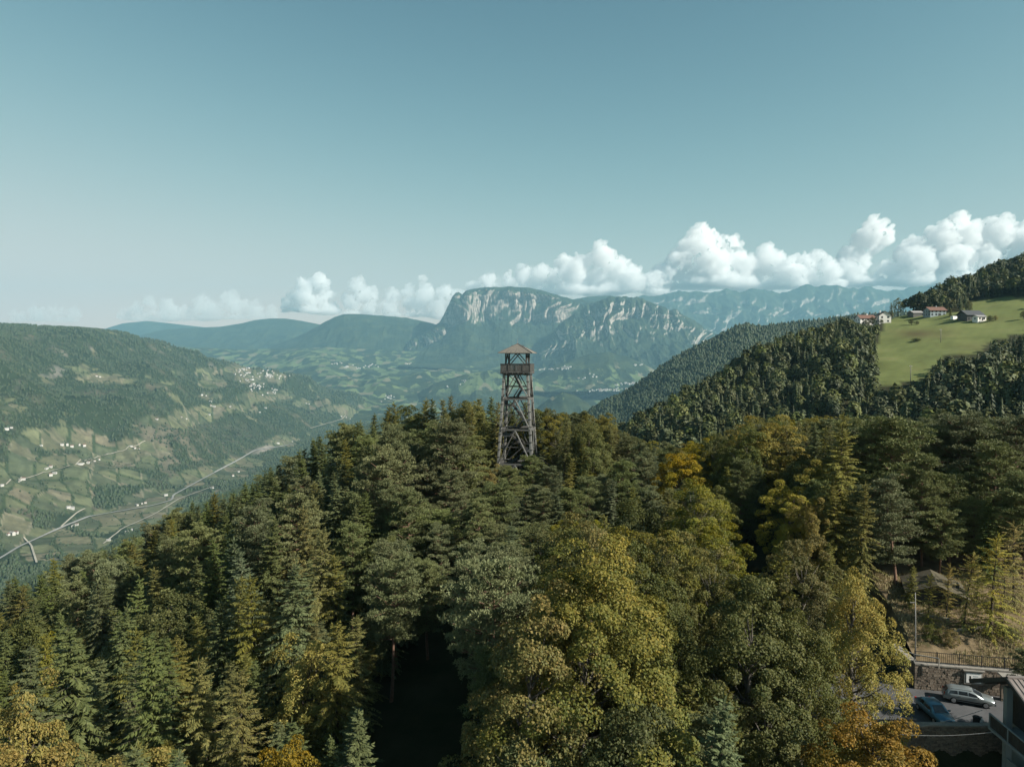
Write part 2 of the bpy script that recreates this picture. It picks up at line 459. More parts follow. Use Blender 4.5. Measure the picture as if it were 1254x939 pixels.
# fields: skewed cells with straight-ish edges, each of one crop
cw, ch = 84.0, 52.0
u = (x * 0.86 + y * 0.51) / cw + 0.35 * vnoise(x / 160, y / 160, 51); v = (-x * 0.51 + y * 0.86) / ch * 0.55 + 0.35 * vnoise(x / 160, y / 160, 52)
iu, iv = np.floor(u), np.floor(v)
h1 = _hash(iu, iv, 61); h2 = _hash(iu, iv, 62)
crops = np.array([(0.092, 0.104, 0.058), (0.112, 0.119, 0.066), (0.100, 0.102, 0.062), (0.070, 0.082, 0.048), (0.134, 0.122, 0.084), (0.112, 0.121, 0.068), (0.118, 0.114, 0.072), (0.056, 0.067, 0.040)])
fc = crops[(h1 * 7.99).astype(int)]
edge = np.minimum(np.minimum(u - iu, 1 - (u - iu)) * cw, np.minimum(v - iv, 1 - (v - iv)) * ch / 0.55)
row = 0.5 + 0.5 * np.sin(v * 2 * np.pi * 7)
fc = fc * (0.86 + 0.25 * row[:, None] * (h2[:, None] > 0.45))
hedge = (edge < 5) & (h2 > 0.3)
lane = (edge < 4.5) & (h2 <= 0.3)
cover = np.tile(FOREST, (len(V), 1))
scr = np.clip(1.3 - np.hypot((px - 245) / 75, (py - 560) / 45), 0, 1) + np.clip(1.2 - np.hypot((px - 190) / 40, (py - 530) / 22), 0, 1) * 0.8 + np.clip(1.2 - np.hypot((px - 30) / 50, (py - 625) / 25), 0, 1) * 0.7
scr = scr + 0.7 * sstep(0.18, 0.5, fbm(x / 210, y / 170, 4, 97))
scr = scr * sstep(-0.25, 0.35, fbm(x / 70, y / 70, 4, 71))
cover = cover * (1 - np.clip(scr, 0, 1)[:, None]) + SCRUB * np.clip(scr, 0, 1)[:, None]
rk = 0.85 * sstep(0.27, 0.5, fbm(x / 130 + y / 90, z / 60, 4, 81) - 0.12) * np.clip(1.35 - np.hypot((px - 150) / 130, (py - 455) / 48), 0, 1)
rk = np.maximum(rk, sstep(0.05, 0.35, fbm(x / 60, z / 30, 3, 85)) * np.clip(1.2 - np.hypot((px - 325) / 16, (py - 552) / 12), 0, 1))
cover = cover * (1 - rk[:, None]) + ROCK * rk[:, None]
om = np.maximum(om, (fbm(x / 150, y / 130, 4, 95) - 0.50) * 2)
isopen = om > 0
cover[isopen] = fc[isopen]
cover[isopen & hedge] = (0.035, 0.05, 0.022)
cover[isopen & lane] = (0.15, 0.14, 0.10)
me = mesh_np('left_mountain', V, F, True); attr(me, 'cover', cover, 'FLOAT_COLOR')
tag(link('left_mountain', me, M_LAND), kind='structure')
LEFT = dict(V=V, px=px, py=py, open=isopen, hedge=hedge, rk=rk, scr=scr)
# ------------------------------------------------------------------ far mountains: each a relief of its own, laid out by its skyline and its foot
def mountain_material(name, rock_lo, rock_hi, fields=0.0, forest=(0.021, 0.033, 0.020), slope=(0.62, 0.80), field_z=(-700, -250), meadow=(0.10, 0.12, 0.05), rough_scale=0.004):
    t = NT(name); v = t.obj()
    geo = t.n('ShaderNodeNewGeometry')
    sep = t.n('ShaderNodeSeparateXYZ'); t.l(geo.outputs['Normal'], sep.inputs[0])
    n1 = t.noise(v, rough_scale, 8, 0.65); n2 = t.noise(v, rough_scale * 5, 6, 0.7)
    vs = t.n('ShaderNodeMapping'); vs.inputs['Scale'].default_value = (1, 1, 0.42); t.l(v, vs.inputs['Vector'])
    streak = t.noise(vs.outputs[0], rough_scale * 3.2, 6, 0.65)
    fo = t.ramp(n2, [(0.3, tuple(c * 0.55 for c in forest)), (0.55, forest), (0.75, tuple(c * 1.5 for c in forest))])
    md = t.ramp(n1, [(0.45, (0, 0, 0)), (0.62, (1, 1, 1))])
    fo = t.mix(t.math('MULTIPLY', md, 0.25), fo, meadow)
    if fields:
        vo = t.n('ShaderNodeTexVoronoi'); vo.inputs['Scale'].default_value = 0.0105; vo.inputs['Randomness'].default_value = 0.9
        mp = t.n('ShaderNodeMapping'); mp.inputs['Scale'].default_value = (1, 0.55, 0.0); mp.inputs['Rotation'].default_value = (0, 0, 0.5); t.l(v, mp.inputs['Vector'])
        t.l(mp.outputs[0], vo.inputs['Vector'])
        sc = t.n('ShaderNodeSeparateColor'); t.l(vo.outputs['Color'], sc.inputs[0])
        fc = t.ramp(sc.outputs[0], [(0.0, (0.085, 0.115, 0.05)), (0.25, (0.11, 0.14, 0.06)), (0.45, (0.065, 0.09, 0.042)), (0.6, (0.14, 0.13, 0.08)), (0.8, (0.10, 0.13, 0.055))], 'CONSTANT')
        ps = t.n('ShaderNodeSeparateXYZ'); t.l(v, ps.inputs[0])
        a = t.n('ShaderNodeMapRange'); a.inputs['From Min'].default_value = field_z[0]; a.inputs['From Max'].default_value = field_z[0] + 60; t.l(ps.outputs['Z'], a.inputs['Value'])
        b = t.n('ShaderNodeMapRange'); b.inputs['From Min'].default_value = field_z[1]; b.inputs['From Max'].default_value = field_z[1] - 120; t.l(ps.outputs['Z'], b.inputs['Value'])
        pn = t.noise(v, 0.0019, 7, 0.72)
        g = t.ramp(pn, [(0.525 - 0.08 * fields, (0, 0, 0)), (0.555 - 0.08 * fields, (1, 1, 1))])
        fac = t.math('MULTIPLY', t.math('MULTIPLY', a.outputs[0], b.outputs[0]), g)
        fac = t.math('MULTIPLY', fac, t.math('GREATER_THAN', sc.outputs[1], 0.45))
        fo = t.mix(fac, fo, fc)
    strata = t.n('ShaderNodeMapping'); strata.inputs['Scale'].default_value = (0.12, 0.12, 1.6); t.l(v, strata.inputs['Vector'])
    streak = t.math('ADD', t.math('MULTIPLY', streak, 0.72), t.math('MULTIPLY', t.noise(strata.outputs[0], rough_scale * 6, 5, 0.7), 0.28))
    ro = t.ramp(streak, [(0.28, tuple(c * 0.55 for c in rock_lo)), (0.45, rock_lo), (0.62, rock_hi)])
    st = t.math('ADD', sep.outputs['Z'], t.math('MULTIPLY', t.math('SUBTRACT', n2, 0.5), 0.85))
    k = t.n('ShaderNodeMapRange'); k.inputs['From Min'].default_value = slope[1]; k.inputs['From Max'].default_value = slope[0]; t.l(st, k.inputs['Value'])
    c = t.mix(k.outputs[0], fo, ro)
    t.pbr(c, 0.95, 0, None, 0.05)
    return t.m

def mountain(name, mat, crest, foot, d_crest, d_foot, nc=360, nr=110, amp=0.06, wl=900, seed=1, prof=None, cliff=0.0, back=0.35, jag=0.0, jag_wl=20.0, gate=None, band=None):
    """crest, foot: (px, py) lines; d_*: distance (number or [(px, d)]). prof(t, px): height share from foot (0) to crest (1)."""
    cx_, cy_ = np.array(crest, float).T; fx_, fy_ = np.array(foot, float).T
    col = np.linspace(cx_[0], cx_[-1], nc)
    def dist(d):
        if isinstance(d, (int, float)): return np.full(nc, float(d))
        a, b = np.array(d, float).T; return np.interp(col, a, b)
    dc, df = dist(d_crest), dist(d_foot)
    cpy = np.interp(col, cx_, cy_) + jag * (fbm(col / jag_wl, 0 * col, 4, seed + 50))
    fpy = np.interp(col, fx_, fy_)
    ax, az = ray(col, cpy); _, bz = ray(col, fpy)
    zc = az * dc; zf = bz * df
    t = np.concatenate([np.linspace(0, 1, nr), 1 + np.linspace(0.03, back, 6)])
    T_, C_ = np.meshgrid(t, np.arange(nc), indexing='ij')
    Dd = df[C_] + (dc - df)[C_] * T_
    X = ax[C_] * Dd; PXg = col[C_]
    tt = np.clip(T_, 0, 1)
    P = prof(tt, PXg) if prof is not None else 0.55 * tt + 0.45 * tt ** 2
    Z = zf[C_] + (zc - zf)[C_] * P
    rel = (zc - zf)[C_]
    env = np.clip(4 * tt * (1 - tt), 0, 1) ** 0.7
    Z = Z + rel * amp * env * (ridged(X / wl, Dd / wl * 0.55, 6, seed) - 0.52) * 2
    Z = Z + rel * amp * 0.35 * env * fbm(X / wl * 4, Dd / wl * 3, 4, seed + 9)
    over = np.clip(T_ - 1, 0, None) * (dc - df)[C_]
    Z = Z - over * 0.55
    if cliff:
        env_c = np.where(T_ <= 1, 4 * tt * (1 - tt), 0) if band is None else np.exp(-((T_ - band[0]) / band[1]) ** 2)
        Dd = Dd + cliff * (ridged(PXg / 16.0 + 0.8 * vnoise(PXg / 40, Z / 260.0, seed), Z / 420.0, 5, seed + 3) - 0.5) * env_c
    V = np.stack([X, Dd, Z], -1).reshape(-1, 3)
    o = link(name, mesh_np(name, V, grid_faces(len(t), nc)[:, ::-1], True), mat)
    tag(o, kind='structure')
    return V, PXg.ravel()

M_DOLOMITE = mountain_material('pale_cliff', (0.19, 0.168, 0.146), (0.43, 0.375, 0.32), slope=(0.27, 0.56))
M_CRAG = mountain_material('wooded_crag', (0.24, 0.215, 0.19), (0.46, 0.41, 0.35), slope=(0.30, 0.55))
M_WOODED = mountain_material('wooded_mountain', (0.20, 0.18, 0.16), (0.34, 0.31, 0.28), fields=0.4, slope=(0.35, 0.55), field_z=(-420, -20))
M_PLAIN = mountain_material('valley_fields', (0.22, 0.20, 0.18), (0.34, 0.31, 0.28), fields=1.0, slope=(0.35, 0.5), field_z=(-900, 300))
M_FAR = mountain_material('far_peaks', (0.20, 0.18, 0.16), (0.40, 0.36, 0.31), slope=(0.25, 0.55))

# farthest pale ridges
mountain('far_ridge', M_WOODED, [(90, 412), (120, 405), (150, 396), (180, 393), (200, 395), (235, 399), (280, 404), (330, 404), (400, 404), (470, 408)],
         [(90, 430), (470, 430)], 19300, 17000, 260, 40, 0.10, 1500, 101)
mountain('far_west_ridge', M_WOODED, [(-260, 402), (-150, 396), (-60, 399), (0, 400), (14, 402), (30, 407), (70, 415), (120, 425)], [(-260, 440), (120, 440)], 13000, 10500, 120, 40, 0.08, 1200, 103)
mountain('hidden_peaks', M_FAR, [(770, 366), (800, 362), (830, 357), (852, 354), (870, 357), (890, 352), (905, 356), (930, 352), (955, 357), (985, 349), (1000, 351), (1015, 352), (1050, 352), (1090, 355), (1130, 353), (1200, 350), (1300, 350), (1400, 353)],
         [(770, 440), (1400, 440)], 18600, 15200, 420, 90, 0.16, 1500, 105, prof=lambda t, p: np.where(t < 0.7, 0.62 * (t / 0.7) ** 1.2, 0.62 + 0.38 * sstep(0.7, 1.0, t)), jag=5, jag_wl=18, cliff=500)
mountain('back_ridge', M_WOODED, [(150, 418), (180, 408), (205, 403), (220, 402), (245, 401), (270, 400), (295, 396), (312, 392), (330, 390), (350, 390), (370, 393), (395, 398), (440, 408), (500, 420)],
         [(150, 445), (500, 450)], 15800, 12500, 360, 80, 0.10, 1300, 107)
mountain('flat_topped_mountain', M_WOODED, [(300, 440), (340, 421), (365, 412), (383, 402), (400, 392), (410, 388), (422, 385), (440, 384), (460, 386), (480, 387), (497, 389), (512, 392), (530, 396), (560, 404), (610, 418)],
         [(300, 462), (610, 462)], 13600, 10600, 400, 100, 0.11, 1100, 109, jag=1.5, prof=lambda t, p: 0.35 * t + 0.65 * sstep(0.25, 1.02, t))
# the table mountain: wooded skirts, a band of pale buttresses, a level top
def table_prof(t, p):
    base = 0.56
    t0 = 0.70 + 0.05 * vnoise(p / 22, t * 0, 7)
    face = 0.11 + 0.10 * sstep(640, 720, p)
    a = base * np.clip(t / t0, 0, 1) ** 1.15
    b = (0.94 - base) * sstep(0, 1, (t - t0) / face) ** 0.85
    c = 0.06 * np.clip((t - t0 - face) / (1 - t0 - face), 0, 1)
    return a + b + c
mountain('table_mountain', M_DOLOMITE, [(488, 424), (510, 412), (528, 402), (538, 394), (544, 384), (550, 372), (554, 363), (558, 358.5), (562, 357.5), (566, 361), (570, 356), (582, 353), (600, 351.5), (630, 351), (650, 352.5), (668, 357), (682, 361), (700, 366), (718, 368), (740, 370), (790, 376)],
         [(488, 448), (560, 452), (640, 456), (720, 454), (790, 450)], 13000, 10400, 500, 160, 0.055, 700, 111, prof=table_prof, cliff=420, band=(0.80, 0.13), jag=0.8, jag_wl=8)
mountain('pale_plateau', M_FAR, [(690, 372), (705, 366), (722, 363), (745, 362), (765, 364), (800, 372), (850, 392)], [(690, 420), (850, 420)], 15200, 13000, 150, 60, 0.08, 900, 113)
mountain('crag_mountain', M_CRAG, [(640, 440), (665, 420), (685, 396), (700, 384), (715, 375), (730, 368), (745, 363), (757, 361), (770, 360.5), (785, 364), (800, 370), (815, 375), (832, 381), (846, 388), (855, 396), (866, 404), (890, 416), (930, 432)],
         [(640, 470), (930, 474)], 11600, 8900, 420, 135, 0.13, 620, 115, prof=lambda t, p: 0.50 * np.clip(t / 0.60, 0, 1) ** 1.1 + 0.50 * sstep(0.55, 1.05, t) ** 0.9, cliff=420, band=(0.82, 0.16), jag=3.0, jag_wl=9)
# the rolling valley country in front of them
Vp, Pp = mountain('valley_country', M_PLAIN, [(60, 428), (200, 424), (300, 428), (400, 425), (500, 430), (600, 432), (700, 434), (800, 438), (900, 442), (1000, 446), (1150, 450)],
         [(60, 560), (480, 545), (620, 545), (760, 540), (1150, 540)], 11800, 5600, 460, 160, 0.16, 1500, 117, prof=lambda t, p: 0.75 * t + 0.25 * t ** 2, back=0.1)
mountain('wooded_knoll', M_WOODED, [(640, 470), (670, 452), (700, 440), (722, 433), (745, 431), (768, 436), (785, 444), (800, 452), (830, 470)], [(640, 480), (830, 478)], 9000, 7900, 200, 60, 0.10, 500, 119)
mountain('valley_spur', M_WOODED, [(470, 505), (500, 488), (530, 470), (570, 458), (610, 452), (650, 460), (690, 480), (720, 505)], [(470, 540), (720, 540)], 8300, 6600, 260, 80, 0.12, 700, 121)
mountain('river_bluff', M_WOODED, [(640, 520), (660, 497), (675, 486), (690, 480), (705, 484), (720, 494), (740, 515), (760, 540)], [(640, 560), (760, 560)], 6300, 5300, 140, 60, 0.14, 420, 123)
# dark wooded ridge behind the right-hand hill
RIDGE_CREST = [(600, 590), (660, 545), (700, 518), (720, 503), (745, 488), (760, 483), (780, 470), (800, 455), (825, 438), (850, 424), (880, 410), (905, 398), (915, 396), (930, 399), (950, 397), (975, 395), (1000, 392), (1040, 386), (1100, 382), (1200, 380), (1300, 378)]
Vr, Pr = mountain('wooded_ridge', M_LAND, RIDGE_CREST, [(600, 640), (720, 610), (900, 560), (1300, 540)], 2500, 1450, 380, 130, 0.09, 420, 125, prof=lambda t, p: 0.8 * t + 0.2 * t ** 2, back=0.3)
ob = bpy.data.objects['wooded_ridge']
attr(ob.data, 'cover', np.tile((0.020, 0.030, 0.015), (len(Vr), 1)), 'FLOAT_COLOR')
# ------------------------------------------------------------------ trees: mesh makers (numpy, one call per kind; copies share the meshes)
def unit(v): return v / np.maximum(np.linalg.norm(v, axis=-1, keepdims=True), 1e-9)

def leaf_quads(p, d, n, L, W, fold=0.25):
    """Folded leaf-like diamonds: p base (k,3), d direction, n normal, L/W sizes (k,)."""
    s = unit(np.cross(d, n)); n = unit(np.cross(s, d))
    L = L[:, None]; W = W[:, None]
    mid = p + d * L * 0.5
    a = p; b = mid + s * W * 0.5 - n * W * fold; c = p + d * L; e = mid - s * W * 0.5 - n * W * fold
    V = np.stack([a, b, c, e], 1).reshape(-1, 3)
    k = len(p); i = np.arange(k)[:, None] * 4
    Fc = np.concatenate([i + [0, 1, 2], i + [0, 2, 3]], 0)
    return V, Fc

class Leaves:
    def __init__(s): s.V = []; s.F = []; s.n = 0
    def add(s, V, F): s.V.append(V); s.F.append(F + s.n); s.n += len(V)
    def mesh(s, name): return mesh_np(name, np.concatenate(s.V), np.concatenate(s.F))

def conifer(name, seed, H, Rb, per=6, step=0.55, droop=0.35, twig=0.42, tw=0.13, start=0.10, power=0.8, irregular=0.2, hang=0.6, upper=0.5, dens=1.0, spread=0.75, trunk_r=0.2):
    """Spruce and larch: whorls of drooping boughs, each a feather of folded sprays."""
    r = np.random.default_rng(seed); L = Leaves(); tb = MB()
    bend = r.normal(0, 0.012, 2)
    axis = lambda z: np.array([bend[0] * z * z / H * 4, bend[1] * z * z / H * 4, z])
    tb.tube([axis(z) for z in np.linspace(-1.5, H * 0.98, 8)], [trunk_r * (1.25 - 1.2 * t) for t in np.linspace(0, 1, 8)], 7)
    z = H * start; ph = r.uniform(0, 6.28)
    P = []; D = []; N = []; LL = []; WW = []
    lobes = r.uniform(0, 6.28, 3)
    while z < H * 0.985:
        q = (z - H * start) / (H * (1 - start))
        Lb = Rb * (1 - q) ** power * (0.55 + 0.45 * min(1, (q + .03) / 0.12)) + 0.18
        nb = max(3, int(round(per * (0.65 + 0.35 * (1 - q)))))
        for j in range(nb):
            a = ph + 2 * math.pi * j / nb + r.normal(0, 0.22)
            l = Lb * (1 + irregular * r.normal()) * (1 + 0.10 * math.sin(a * 2 + lobes[0]) + 0.10 * math.sin(a * 3 + lobes[1] + z))
            l = max(0.15, l)
            up = upper * q ** 1.5 + 0.05 - 0.10 * (1 - q) + r.normal(0, 0.06)
            dr = droop * (1 - 0.6 * q) * (0.8 + 0.4 * r.random())
            ca, sa = math.cos(a), math.sin(a)
            fw = np.array([ca, sa, 0]); sd = np.array([-sa, ca, 0])
            base = axis(z + r.normal(0, step * 0.2))
            ns = max(3, int((3 + l * 4.2) * dens))
            s = np.linspace(0.12, 1.0, ns) + r.normal(0, 0.02, ns)
            dz = l * (up * s - dr * s ** 2 + 0.10 * dr * s ** 4)
            pos = base + fw * (s * l)[:, None] + np.array([0, 0, 1.0]) * dz[:, None]
            slope = (up - 2 * dr * s)
            if l > 0.9 and r.random() < 0.5 and q < 0.8:
                tb.tube([base, base + fw * l * .5 + np.array([0, 0, l * (up * .5 - dr * .25)]), pos[-1]], [0.045, 0.03, 0.01], 3, False)
            tang = unit(fw + np.array([0, 0, 1.0]) * slope[:, None])
            tl = twig * (0.75 + 0.5 * r.random(ns)) * (1.12 - 0.55 * s) * min(1.25, 0.45 + l * 0.45)
            for side in (-1, 1):
                d = unit(tang * 0.62 + sd * side * spread + np.array([0, 0, -1.0]) * (0.22 + 0.25 * r.random(ns))[:, None] + r.normal(0, 0.13, (ns, 3)))
                P.append(pos); D.append(d); N.append(np.tile([0, 0, 1.0], (ns, 1)) + r.normal(0, 0.25, (ns, 3))); LL.append(tl); WW.append(tw * (0.8 + 0.5 * r.random(ns)))
            m = r.random(ns) < hang
            if m.any():
                k = int(m.sum())
                d = unit(tang[m] * 0.35 + np.array([0, 0, -1.0]) + r.normal(0, 0.25, (k, 3)))
                P.append(pos[m]); D.append(d); N.append(np.tile(fw, (k, 1)) + r.normal(0, 0.3, (k, 3))); LL.append(tl[m] * 0.95); WW.append(np.full(k, tw))
            P.append(pos[-1:]); D.append(tang[-1:]); N.append(np.array([[0, 0, 1.0]])); LL.append(tl[-1:] * 1.2); WW.append(np.array([tw * 1.2]))
        ph += 2.4 + r.normal(0, 0.2)
        z += step * (1.05 - 0.45 * q) * (0.85 + 0.3 * r.random())
    top = axis(H * 0.97)
    for k in range(5):
        P.append(top[None] + [[0, 0, k * 0.12]]); D.append(unit(np.array([[r.normal(0, .35), r.normal(0, .35), 1.0]]))); N.append(np.array([[1.0, 0.2, 0]])); LL.append(np.array([0.5])); WW.append(np.array([0.10]))
    V, F = leaf_quads(np.concatenate(P), np.concatenate(D), np.concatenate(N), np.concatenate(LL), np.concatenate(WW))
    L.add(V, F)
    return L.mesh(name + '_crown'), tb

def tufts(pos, up, r, n, size, w):
    """n needle blades fanning out of each tuft point."""
    k = len(pos)
    p = np.repeat(pos, n, 0); u = np.repeat(up, n, 0)
    d = unit(u * 0.75 + r.normal(0, 0.62, (k * n, 3)))
    nn = r.normal(0, 1, (k * n, 3))
    return leaf_quads(p, d, nn, size * (0.7 + 0.6 * r.random(k * n)), np.full(k * n, w * .8), 0.1)

def pine(name, seed, H, Rc, start=0.42, limbs=34, pads=4, per_pad=26, pad=0.85, tuft=0.28, flat=0.24, top=0.0):
    r = np.random.default_rng(seed); L = Leaves(); tb = MB()
    lean = r.normal(0, 0.02, 2)
    axis = lambda z: np.array([lean[0] * z + 0.15 * math.sin(z * .4 + seed), lean[1] * z + 0.15 * math.cos(z * .33 + seed), z])
    tb.tube([axis(z) for z in np.linspace(-1.5, H * 0.95, 9)], [0.24 * (1.2 - 1.05 * t) for t in np.linspace(0, 1, 9)], 7)
    for i in range(limbs):
        q = (i + r.random()) / limbs
        z = H * (start + (0.97 - start) * q)
        prof = math.sqrt(max(0.03, 1 - ((q - 0.28) / 0.76) ** 2)) if q > 0.28 else 0.62 + 0.38 * (q / 0.28)
        l = Rc * prof * (0.7 + 0.5 * r.random())
        a = i * 2.399 + r.normal(0, 0.35)
        fw = np.array([math.cos(a), math.sin(a), 0]); sd = np.array([-fw[1], fw[0], 0])
        b = axis(z); rise = l * (0.05 + 0.45 * q + r.normal(0, 0.10))
        mid = b + fw * l * .5 + np.array([0, 0, rise * .3]); end = b + fw * l + np.array([0, 0, rise])
        tb.tube([b, mid, end], [0.075, 0.05, 0.02], 4, False)
        for k in range(pads):
            s = 1.0 - 0.24 * k + r.normal(0, 0.05); s = max(0.15, s)
            c = b + fw * l * s + np.array([0, 0, rise * s ** 1.6 + 0.1]) + sd * r.normal(0, 0.28) * l * (0.35 + 0.4 * (k > 0))
            pr = pad * (0.7 + 0.5 * r.random()) * (0.85 if k else 1.0) * (0.65 + 0.35 * prof)
            th = r.uniform(0, 6.28, per_pad); ra = np.sqrt(r.random(per_pad)) * pr
            h = (1 - (ra / pr) ** 2) * pr * flat + r.normal(0, 0.06, per_pad)
            pos = np.stack([c[0] + ra * np.cos(th), c[1] + ra * np.sin(th), c[2] + h], 1)
            out = unit(np.stack([np.cos(th) * ra, np.sin(th) * ra, pr * 0.7 + 0 * ra], 1))
            V, F = tufts(pos, out, r, 5, tuft, 0.10); L.add(V, F)
    return L.mesh(name + '_crown'), tb

def broadleaf(name, seed, H, Rx, Ry, start=0.25, clumps=150, leaves=120, rc=1.05, leaf=0.24, rough=0.25, inner=0.3, sx=0.0, trunk_r=0.3, flat=0.62, droop=0.0, taper=0.25):
    """Crown of leafy domes on a lobed shell, gaps between them, limbs inside."""
    r = np.random.default_rng(seed); L = Leaves(); tb = MB()
    cz = H * (start + (1 - start) * 0.47); rz = H * (1 - start) * 0.53
    i = np.arange(clumps) + 0.5
    zz = 1 - 1.72 * i / clumps
    th = i * 2.39996 + r.normal(0, 0.25, clumps)
    d = np.stack([np.sqrt(1 - zz ** 2) * np.cos(th), np.sqrt(1 - zz ** 2) * np.sin(th), zz], 1)
    lob = vnoise(d[:, 0] * 1.7 + seed, d[:, 1] * 1.7 + d[:, 2] * 1.3, seed)
    rad = 0.92 + rough * lob + r.normal(0, 0.06, clumps)
    ins = r.random(clumps) < inner
    rad = np.where(ins, rad * r.uniform(0.5, 0.8, clumps), rad)
    c = d * rad[:, None] * np.array([Rx, Ry, rz]) + np.array([0, 0, cz])
    c[:, :2] *= (1 - taper * np.clip(zz, 0, 1) ** 1.2)[:, None]
    tb.tube([(0, 0, -1.5), (0.1, 0, H * .25), (-0.1, 0.1, H * .5), (0, 0, H * .8)], [trunk_r * 1.2, trunk_r, trunk_r * .6, trunk_r * .2], 7)
    for k in range(0, clumps, 3):
        b = np.array([0, 0, min(H * .75, max(H * start * .8, c[k, 2] - 0.45 * np.linalg.norm(c[k, :2]) - 1.0))])
        e_ = b * .22 + c[k] * .78; m = b * .55 + e_ * .45 + np.array([0, 0, -.25])
        tb.tube([b, m, e_], [0.09, 0.05, 0.015], 4, False)
    for k in range(clumps):
        n = int(leaves * (0.7 + 0.6 * r.random())); R_ = rc * (0.65 + 0.7 * r.random())
        outd = unit(d[k] * np.array([1 / Rx, 1 / Ry, 1 / rz]) * Rx)
        ax_ = unit(outd * 0.75 + np.array([0, 0, 0.55]))
        v = unit(r.normal(0, 1, (n, 3)) + ax_ * 0.9)
        sh = R_ * (0.55 + 0.45 * r.random(n) ** 0.5)
        p = c[k] + v * sh[:, None] * np.array([1, 1, flat])
        p[:, 2] -= droop * np.linalg.norm(p[:, :2] - c[k, :2], axis=1)
        nn = unit(ax_ * 0.7 + v * 0.35 + r.normal(0, 0.55, (n, 3)))
        dd = unit(np.cross(nn, r.normal(0, 1, (n, 3))) + np.array([0, 0, -0.15 - droop]))
        sz = leaf * (0.7 + 0.6 * r.random(n))
        V, F = leaf_quads(p - dd * sz[:, None] * .5, dd, nn, sz, sz * 0.72, 0.18); L.add(V, F)
    return L.mesh(name + '_crown'), tb

def far_conifer(seed, H=1.0, Rb=0.2, layers=9, per=7):
    r = np.random.default_rng(seed); V = []; F = []; n = 0
    for i in range(layers):
        q = i / layers; z = H * (0.08 + 0.86 * q); l = Rb * (1 - q) ** 0.85 + 0.012
        for j in range(per):
            a = 6.283 * (j + 0.5 * (i % 2)) / per + r.normal(0, 0.2); ll = l * (0.7 + 0.6 * r.random())
            w = 0.55
            b = np.array([0, 0, z + H * 0.10 * (0.8 + .4 * r.random())]); t = np.array([math.cos(a) * ll, math.sin(a) * ll, z - 0.02 * H])
            s1 = np.array([math.cos(a - w) * ll * .62, math.sin(a - w) * ll * .62, z + .025 * H]); s2 = np.array([math.cos(a + w) * ll * .62, math.sin(a + w) * ll * .62, z + .025 * H])
            V += [b, s1, t, s2]; F += [(n, n + 1, n + 2), (n, n + 2, n + 3)]; n += 4
    V += [np.array([0.03 * Rb, 0, .9 * H]), np.array([-.02, .02, .9 * H]), np.array([0, 0, H])]; F.append((n, n + 1, n + 2))
    return mesh_np('far_conifer', np.array(V), np.array(F))

def far_broadleaf(seed, H=1.0, Rx=0.3, n=170, leaf=0.11, start=0.15):
    r = np.random.default_rng(seed)
    d = unit(r.normal(0, 1, (n, 3))); d[:, 2] = np.where(d[:, 2] < -.5, -d[:, 2], d[:, 2])
    lob = 0.9 + 0.25 * vnoise(d[:, 0] * 2 + seed, d[:, 1] * 2 + d[:, 2] * 1.7, seed)
    c = d * lob[:, None] * (0.72 + 0.28 * r.random(n))[:, None] * np.array([Rx, Rx, H * (1 - start) * .5]) + np.array([0, 0, H * (start + (1 - start) * .5)])
    nn = unit(d + np.array([0, 0, .5]) + r.normal(0, .4, (n, 3))); dd = unit(np.cross(nn, r.normal(0, 1, (n, 3))))
    sz = leaf * (0.7 + 0.7 * r.random(n))
    V, F = leaf_quads(c - dd * sz[:, None] * .5, dd, nn, sz, sz * .8, .2)
    return mesh_np('far_broadleaf', V, F)

